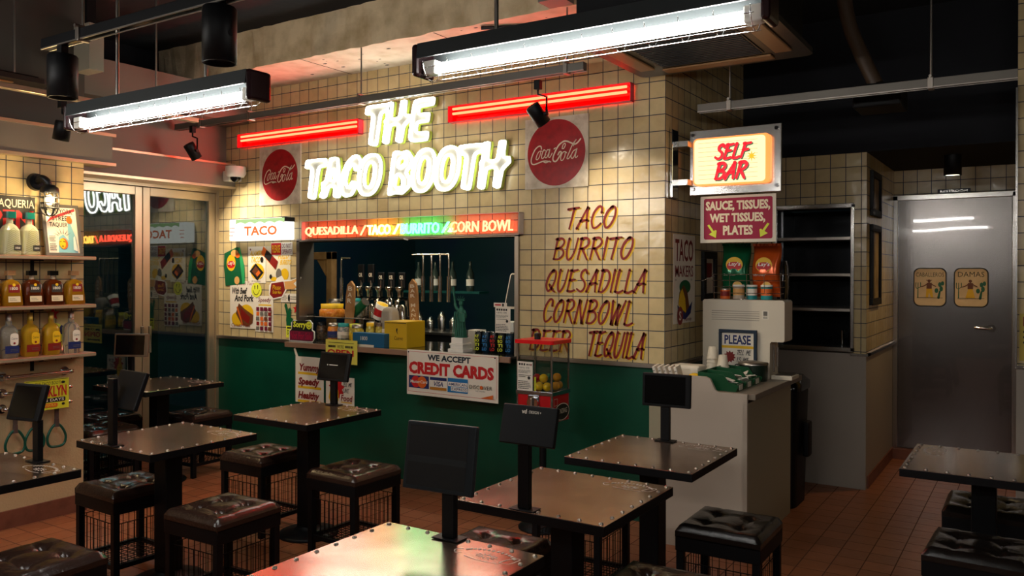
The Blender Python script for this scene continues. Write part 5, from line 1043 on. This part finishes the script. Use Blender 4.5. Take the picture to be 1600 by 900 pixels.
def drink_can(x, m, c, label, txt):
    t = T('drink_can', label, 'can', (x, 4.85, CZ), 'drink cans on the counter')
    MB(m).lathe([(.025, 0), (.0315, .008), (.0315, .135), (.026, .148)], 22).build('can_body', t, True); MB(M_CHROME).lathe([(.028, .147), (.028, .151), (.022, .1485), (.001, .1485)], 20).build('can_top', t, True)
    P = MB(c, on_y(0, -.032, 0))
    for k, r in enumerate(txt): P.txt(r, -.02, .105-.03*k, .04, .022, 0, .02)
    P.build('lettering', t, True)
for k, (x, m, c, l) in enumerate(((-3.395, 'K', M_LEMON, 'black can with yellow letters, leftmost of the five drink cans'), (-3.328, 'B', M_BLUE, 'dark blue can, second of the five drink cans'), (-3.261, 'K', M_RED, 'black can with red letters, middle of the five drink cans'), (-3.194, 'K', M_LEMON, 'black can with yellow letters, fourth of the five drink cans'), (-3.127, 'B', M_BLUE, 'dark blue can, rightmost of the five drink cans'))):
    drink_can(x, mt('can_black', '101412', .3, .3) if m == 'K' else mt('can_blue', '0E2A3A', .3, .3), c, l, ('AY', 'BO', 'TI', 'LO'))
MB(M_WHITE).bx(-3.53, 4.9, CZ, -3.43, 4.99, CZ+.15, .004).build('white_carton', label='white carton behind the leftmost drink can', cat='box')
t = T('card_reader', 'white card machine behind the drink cans', 'card reader', (-3.28, 4.98, CZ+.0)); MB(M_WHITE).bx(-3.37, 5.07, CZ, -3.24, 5.17, CZ+.21, .01).build('body', t); MB(M_BLUE).bx(-3.35, 5.075, CZ+.205, -3.33, 5.1, CZ+.225, .002).build('light', t)
t = T('till_screen', 'grey order screen with a pale frame at the right end of the hatch', 'screen', (-3.15, 4.95, CZ))
M = TR(-3.14, 4.95, CZ+.44, -.25, -.25); MB(M_CREAMP, M).prism(rrect(-.1, -.12, .1, .12, .02), -.012, .0) if False else MB(M_CREAMP, M @ on_y(0, 0, 0)).prism(rrect(-.1, -.13, .1, .13, .02), -.02, 0).build('screen_case', t)
MB(mt('screen_glass', '2A3436', .15), M @ on_y(0, -.0005, 0)).prism(rrect(-.09, -.115, .092, .12, .012), 0, .001).build('screen', t); MB(M_BLACK).cyl((-3.14, 4.97, CZ), (-3.14, 4.97, CZ+.4), .02).bx(-3.22, 4.9, CZ, -3.06, 5.04, CZ+.015).build('stand', t)
P = MB(M_PAPER, on_y(-3.205, 4.775, 1.15)).sheet(.125, .18, .0012).mat(M_INK)
for i in range(5): P.rect(.01+i*.019, .155, .024+i*.019, .169)
P.txt('이용하는 방법', .01, .134, .085, .013).scribble(.008, .105, .115, .128, 3, .35, 3).rect(.01, .094, .1, .097).disc(.1, .083, .01).scribble(.008, .01, .115, .065, 5, .4, 6).mat(M_PAPER).rect(-.01, .18, .1, .21).mat(M_RED).rect(0, .19, .05, .2).mat(M_INK).rect(.06, .185, .075, .205)
P.build('instruction_paper', label='white Korean instruction sheet hung at the right hatch edge', cat='notice')
# beer taps
def board(x, y, z0, z1, w, lean, word, tl, label):
    t = T('tap_board', label, 'tap sign', (x, y, z0)); M = on_y(x, y, z0) @ Matrix.Rotation(lean, 4, 'Z'); h = z1-z0
    MB(M_WOOD, M).prism([(-w*.42, 0), (w*.42, 0), (w*.5, h*.75), (w*.4, h*.93), (0, h), (-w*.4, h*.93), (-w*.5, h*.75)], 0, .02).build('plank', t)
    P = MB(M_CREAMP, M); P.z = .0205; n = len(word); st = tl/n
    for i, ch in enumerate(word):
        if ch != ' ': P.txt(ch, -w*.26, h*.94-st*(i+1), w*.52, st*.72, 0, .02)
    P.build('lettering', t)
board(-4.77, 4.95, CZ, CZ+.5, .09, -.08, 'BAR', .15, 'short wooden tap board reading BAR behind the snack rack'); board(-4.08, 4.98, CZ, CZ+.52, .085, .06, 'BAR MANA', .3, 'wooden tap board reading BAR MANA right of the taps')
M_CHR2 = mt('tap_chrome', 'C9BFB2', .15, 1)
def tap_rack(x, y, z, n, dx, label, flip=1):
    t = T('tap_rack', label, 'beer taps', (x, y, z))
    for k in range(n):
        xx = x+dx*k; b = MB(M_CHR2).tube(spline([(xx-flip*.11, y, z+.31), (xx-flip*.02, y, z+.31), (xx, y, z+.29), (xx, y, z+.02)], 4), .008, 8).cyl((xx, y, z+.14), (xx, y, z-.06), .017); b.build('tap_pipe', t)
    return t
tap_rack(-4.13, 5.12, 1.40, 4, .085, 'right group of bent chrome tap pipes over the BAR MANA board'); tap_rack(-5.05, 5.15, 1.38, 1, .1, 'left bent chrome pipe beside the BAR board', -1)
t = T('beer_tower', 'cluster of chrome beer faucets with black tap tags in the hatch', 'beer taps', (-4.75, 5.3, CZ))
MB(M_DARK).bx(-5.02, 5.32, CZ, -4.42, 5.4, CZ+.2, .01).build('tower_base', t)
for k in range(5):
    x = -4.95+.115*k
    MB(M_BLACK).bx(x-.036, 5.28, CZ+.48-.05*(k > 1), x+.036, 5.3, CZ+.64-.07*(k > 1), .006).build('tap_tag', t)
    MB(M_CHR2).cyl((x, 5.29, CZ+.35), (x, 5.29, CZ+.5), .012).tube(spline([(x, 5.36, CZ+.34), (x, 5.28, CZ+.35), (x, 5.23, CZ+.31), (x, 5.22, CZ+.2)], 4), .017, 10).lathe([(.02, CZ+.36), (.022, CZ+.4), (.04, CZ+.43), (.036, CZ+.45)], 14, (x, 5.26, 0)).lathe([(.032, CZ+.12), (.034, CZ+.28), (.02, CZ+.3)], 14, (x, 5.3, 0)).cyl((x, 5.35, CZ+.15), (x, 5.35, CZ+.35), .018).build('faucet', t)
    P = MB(M_CREAMP, on_y(x-.02, 5.279, CZ+.53)); P.txt('OR', 0, -.02*(k > 1), .04, .035, 0, .02); P.build('tag_print', t)
# bar back shelf with bottles, deep in the kitchen
t = T('back_bar_shelf', 'dark back bar shelf with steel shakers deep in the kitchen', 'shelf', (-4.0, 6.0, .9)); MB(M_DARK).bx(-5.25, 5.75, 0, -4.0, 6.15, 1.02, .005).build('cabinet_body', t); MB(M_STEELR).bx(-5.27, 5.73, 1.02, -3.98, 6.17, 1.04).build('worktop', t); MB(mt('teal_glow_shelf', '0C4A44', .4)).bx(-5.1, 6.0, 1.38, -4.2, 6.15, 1.4).build('upper_shelf', t)  # upper shelf is plain dark teal
for k in range(4):
    x = -4.80+.13*k; h = (.15, .11, .16, .12)[k]; n = ('first', 'second', 'third', 'fourth')[k]
    MB(M_STEEL).lathe([(.036, 0), (.04, h*.75), (.03, h*.95), (.012, h+.02), (.001, h+.021)], 20, (x, 5.9, 1.04)).build('cocktail_shaker', label=n+' steel shaker from the left on the back bar', cat='shaker', group='steel shakers on the back bar')
for k in range(4):
    x = -4.95+.2*k
    t2 = T('spirit_bottle', ('first', 'second', 'third', 'fourth')[k]+' dim upright bottle from the left on the teal back bar shelf', 'bottle', (x, 6.07, 1.4), 'bottles on the back bar')
    MB(mt('dim_bottle', '2E3A34', .1)).lathe([(.036, 0), (.036, .16), (.013, .21), (.013, .27)], 16).build('glass_body', t2, True); MB(M_PAPER).loft([(.05, .0365, .0365, 0, 0, 2), (.11, .0365, .0365, 0, 0, 2)], 16, 2, caps=False).build('label_band', t2, True)
t = T('timber_frame', 'timber post and beam frame standing inside the kitchen at the left', 'frame', (-5.7, 5.6, 0))
MB(M_WOOD).bx(-5.69, 5.6, 0, -5.62, 5.67, 1.76, .003).build('post', t); MB(M_WOOD).bx(-5.93, 5.6, 1.69, -5.62, 5.67, 1.76, .003).build('beam', t); MB(M_WOOD, on_y(0, 5.665, 0)).prism([(-5.82, 1.69), (-5.69, 1.69), (-5.69, 1.52)], 0, .06).build('brace', t)
MB(mt('kitchen_panel', '5E5A55', .5)).bx(-6.24, 5.64, .01, -5.98, 5.68, 1.95, .003).bx(-6.24, 5.62, 1.69, -5.98, 5.64, 1.76, .002).build('room_divider', label='dim grey tall panel at the left inside the kitchen beside the timber frame', cat='divider')
# ================================================================ SHELF WALL
def shelf(z, lab):
    t = T('wall_shelf', lab, 'shelf', (-5.3, 1.6, z), 'bottle shelves'); MB(M_WOODR).bx(0, -2, -.024, .155, 1.425, 0, .003).build('board', t, True); MB(M_ALU).bx(.152, -2, -.02, .157, 1.424, -.004).build('edge_strip', t, True)
    for y in (.1, 1.1): MB(M_BLACK).bx(0, y-.01, -.1, .008, y+.01, -.024).bx(0, y-.01, -.032, .12, y+.01, -.024).build('bracket', t, True)
shelf(1.667, 'top bottle shelf carrying two clear bottles and the framed poster'); shelf(1.36, 'middle bottle shelf carrying the amber bottles'); shelf(1.048, 'lowest bottle shelf carrying the clear and golden bottles')
def liq(n, c, tr=.55, r=.06): return mt(n, c, r, trans=tr, ior=1.36)
LQ = {'gold': liq('gold_tequila', 'B8821E'), 'amber': liq('amber_tequila', '5A260C', .4), 'clear': liq('clear_tequila', 'E8E6DA', .85), 'yellow': liq('yellow_tequila', 'D9A92A'), 'pale': liq('faceted_glass', 'DAD8B8', .6, .12)}
def squat(y, kind, label):
    t = T('squat_bottle', label, 'bottle', (-5.215, y, 1.36), 'trapezoid tequila bottles on the middle shelf'); m = LQ['gold'] if kind == 'gold' else LQ['amber']
    MB(m).loft([(0, .046, .057), (.008, .05, .06), (.13, .04, .049), (.15, .03, .036), (.158, .016, .016), (.162, .015, .015)], 24, 6).build('glass_body', t, True)
    MB(mt('bottle_neck', 'B8A48A', .15, trans=.3)).lathe([(.015, .16), (.015, .188)], 16).build('neck', t, True)
    MB(M_WOOD if kind == 'gold' else M_BLKGL).loft([(.186, .022, .026), (.214, .022, .026)], 8, 8, smooth=False).build('stopper', t, True)
    P = MB(M_DRED if kind == 'gold' else mt('charcoal_label', '2C2A26', .5), on_x(.046, 0, .0) @ Matrix.Rotation(-.06, 4, 'X')); P.z = .003
    P.rect(-.03, .082, .034, .13).mat(M_YEL).disc(.002, .128, .009, .009).mat(M_PAPER).txt('1800', -.022, .098, .045, .018, 0, .01).mat(mt('cream_label', 'D8C4A0', .6)).rect(-.033, .025, .037, .06).mat(M_GREYINK).scribble(-.025, .032, .02, .05, 2, .35, 2); P.build('front_label', t, True)
for k, (y, kd, l) in enumerate(((2.40, 'gold', 'squat golden bottle cut off by the left edge on the middle shelf'), (2.53, 'gold', 'squat golden bottle with a red label, left of the two dark amber ones'), (2.655, 'amber', 'squat dark amber bottle with black stopper, left of the pair'), (2.785, 'amber', 'squat dark amber bottle with black stopper, right of the pair'), (2.915, 'gold', 'squat golden bottle at the right end of the middle shelf'))): squat(y, kd, l)
def tall(y, kind, label):
    t = T('tall_bottle', label, 'bottle', (-5.22, y, 1.048), 'round tequila bottles on the lowest shelf'); g = kind == 'yellow'
    MB(LQ['yellow' if g else 'clear']).loft([(0, .038, .043), (.006, .042, .047), (.165, .041, .046), (.185, .032, .035), (.2, .016, .016), (.25, .0145, .0145)], 24, 3.2).build('glass_body', t, True)
    MB(mt('gold_cap', 'B89A4A', .3, .7) if g else M_STEELR).lathe([(.017, .222), (.017, .268), (.001, .269)], 18).build('cap', t, True)
    P = MB(M_DRED if g else M_NAVY, on_x(.0415, 0, 0)); P.z = .002
    P.rect(-.04, .03, .04, .075).mat(M_YEL if g else M_PAPER).poly(rrect(-.012, .075, .036, .15, .018)).mat(M_INK).txt('Cuervo', -.006, .112, .036, .014, .1).mat(M_DRED).disc(.012, .09, .007, .007).mat(M_GREYINK).scribble(-.01, .04, .034, .058, 2, .3, 4); P.build('front_label', t, True)
for y, kd, l in ((2.40, 'clear', 'clear bottle cut off by the left edge on the lowest shelf'), (2.524, 'clear', 'clear bottle with a blue label, left of the two golden bottles'), (2.648, 'yellow', 'golden bottle with a yellow and red label, left of the pair'), (2.775, 'yellow', 'golden bottle with a yellow and red label, right of the pair'), (2.902, 'clear', 'clear bottle with a blue label at the right end of the lowest shelf')): tall(y, kd, l)
for y, l in ((2.527, 'faceted clear bottle with green stopper, left one on the top shelf'), (2.638, 'faceted clear bottle with green stopper, right one on the top shelf')):
    t = T('faceted_bottle', l, 'bottle', (-5.215, y, 1.667), 'faceted bottles on the top shelf')
    MB(LQ['pale']).loft([(0, .044, .052), (.01, .048, .056), (.15, .042, .048), (.175, .03, .034), (.19, .016, .016), (.22, .015, .015)], 20, 4, smooth=False).build('glass_body', t, True)
    b = MB(mt('facet_line', '8A886A', .2, trans=.3), on_x(.046, 0, 0))
    for k in range(11):
        z = .012+.013*k; b.stroke([(-.045+.0004*k*5, z), (0, z+.022), (.045-.0004*k*5, z)], .003, .003, n=1, taper=0)
    b.build('relief', t, True)
    MB(mt('stopper_green', '0C5A50', .25)).loft([(.222, .028, .03), (.262, .028, .03)], 8, 5, smooth=False).build('stopper', t, True)
    P = MB(mt('charcoal_label', '2C2A26', .5), on_x(.047, 0, 0)); P.z = .004; P.rect(-.0, .028, .044, .062).mat(M_PAPER).txt('1800', .008, .038, .028, .012); P.build('front_label', t, True)
t = T('framed_poster', 'grey framed NEW YORK STREET TAQUERIA poster leaning on the top shelf', 'framed poster', (-5.25, 2.855, 1.667))
M = plane((-5.2, 2.735, 1.668), (0, 1, 0), (-.2, 0, 1))
b = MB(mt('pewter_frame', '5A5650', .4), M); w, h = .235, .335
for q in ((0, 0, w, .02), (0, h-.02, w, h), (0, .02, .02, h-.02), (w-.02, .02, w, h-.02)): b.bx(q[0], q[1], -.012, q[2], q[3], .006, .002)
b.build('frame', t)
P = MB(M_PAPER, M).bx(.02, .02, -.006, w-.02, h-.02, 0); P.z = 0
P.mat(mt('faded_red_band', 'D0383A', .5)).poly([(.025, .215), (.05, .25), (.21, .315), (.21, .295), (.06, .235)]).mat(M_INK).txt('NEW YORK', .03, .272, .165, .034, 0, .015).txt('STREET', .06, .228, .12, .034, 0, .015).txt('TAQUERIA', .04, .183, .14, .034, 0, .015)
P.mat(mt('pale_blue_print', '7FB4BE', .5)).poly([(.08, .022), (.205, .022), (.2, .12), (.17, .22), (.155, .22), (.15, .1), (.12, .14), (.09, .12)]).mat(M_GREYINK)
for a in range(6): P.poly([(.115+.03*cos(.4+a*.45), .125+.02*sin(.4+a*.45)), (.115+.065*cos(.5+a*.45), .125+.06*sin(.5+a*.45)), (.115+.03*cos(.6+a*.45), .125+.02*sin(.6+a*.45))])
P.mat(M_ORG).disc(.115, .08, .028, .036).disc(.165, .235, .018, .024).mat(M_YEL).disc(.108, .08, .02, .033).mat(M_INK).stroke([(.092, .09), (.102, .092)], .004).stroke([(.115, .092), (.128, .09)], .004).disc(.108, .062, .007, .003).scribble(.028, .09, .07, .13, 4, .4, 3).scribble(.026, .03, .07, .08, 4, .5, 7).mat(M_WHITE).poly([(.175, .04), (.2, .03), (.19, .13), (.18, .12)])
P.build('poster_print', t)
P = MB(M_INK, on_x(-5.298, 2.26, 1.667)).sheet(.455, .365, .006); P.mat(M_RED).txt("NY'S", .14, .31, .07, .03).mat(M_PAPER).txt('TAQUERIA', .21, .285, .24, .06, 0, .015).mat(M_RED).txt('OPEN', .06, .165, .385, .115, 0, .035).mat(M_LEMON).rect(.0, .012, .455, .15).mat(M_INK).scribble(.02, .02, .44, .14, 3, .5, 8)
P.build('open_poster', label='black, red and yellow TAQUERIA OPEN poster behind the faceted bottles', cat='poster')
MB(M_RED, on_x(-5.299, 2.83, 1.3)).prism(star(0, 0, .045, .02, 5), 0, .002).build('star_sticker', label='red star sticker on the shelf wall above the lowest bottle shelf', cat='sticker')
P = MB(M_LEMON, on_x(-5.299, 2.84, 1.155)); P.disc(0, 0, .07, .085).mat(M_NAVY).disc(.045, .04, .014, .03).mat(M_INK).stroke([(-.045, -.02), (0, -.055), (.05, -.035)], .008); P.build('smiley_sticker', label='yellow smiley sticker behind the bottles on the lowest shelf', cat='sticker')
P = MB(M_PAPER, on_x(-5.299, 2.69, 1.08)).sheet(.06, .1, .001).mat(M_INK).scribble(.005, .01, .055, .09, 4, .5, 3); P.build('note_sticker', label='small white printed note between the golden bottles on the shelf wall', cat='sticker')
# chrome rails, poster and hanging grips under the shelves
for z, x, l in ((.93, .075, 'topmost chrome grab rail on the cream wall'), (.83, .055, 'middle chrome grab rail behind the yellow poster'), (.735, .055, 'lowest chrome grab rail carrying the hanging grips')):
    t = T('grab_rail', l, 'rail', (-5.3, 2.5, z), 'chrome grab rails')
    MB(M_CHROME).cyl((x, -.0, 0), (x, .42, 0), .011).build('bar', t, True)
    for y in (.02, .4): MB(M_CHROME).cyl((0, y, 0), (.01, y, 0), .028, n=20).cyl((.01, y, 0), (x, y, 0), .01).ball((x, y, 0), .016, 12, 8).build('rail_mount', t, True)
P = MB(mt('poster_yellow', 'D9D62E', .6), on_x(-5.215, 2.613, .705)).sheet(.272, .19, .0015).mat(M_INK).rect(.006, .184, .266, .187).txt('THE TACO BOOTH', .06, .155, .17, .02, .1).mat(M_RED).txt('BROOKLYN', .012, .078, .245, .07, 0, .03).mat(M_INK).rect(.02, .045, .25, .072, .008).mat(M_PAPER).txt('365 DAYS', .09, .05, .15, .018, 0, .01).mat(M_ORG).rect(.1, .014, .2, .038, .008).mat(M_LEMON).txt('TEQUILA', .11, .019, .08, .014).mat(M_INK).disc(.235, .165, .012, .008).disc(.235, .028, .01, .008)
P.build('brooklyn_poster', label='yellow BROOKLYN 365 DAYS TEQUILA poster hung over the chrome rails', cat='poster')
for y, l in ((2.575, 'leftmost hanging strap grip ring under the yellow poster'), (2.69, 'middle hanging strap grip ring behind the tablet post'), (2.825, 'rightmost hanging strap grip ring under the yellow poster')):
    t = T('strap_handle', l, 'hanging handle', (-5.245, y, .735), 'hanging strap handles')
    MB(mt('grip_green', '0E4A3A', .3)).tube(spline([(0, 0, -.13), (0, .035, -.16), (0, .058, -.215), (0, .045, -.265), (0, 0, -.275), (0, -.045, -.265), (0, -.058, -.215), (0, -.035, -.16)], 4, True), .008, 8, True).build('ring', t, True)
    MB(mt('strap_brown', '4A3A34', .6)).bx(-.004, -.013, -.13, .004, .013, .012, .002).loft([(-.15, .01, .017), (-.1, .009, .014)], 10, 3).build('strap', t, True)
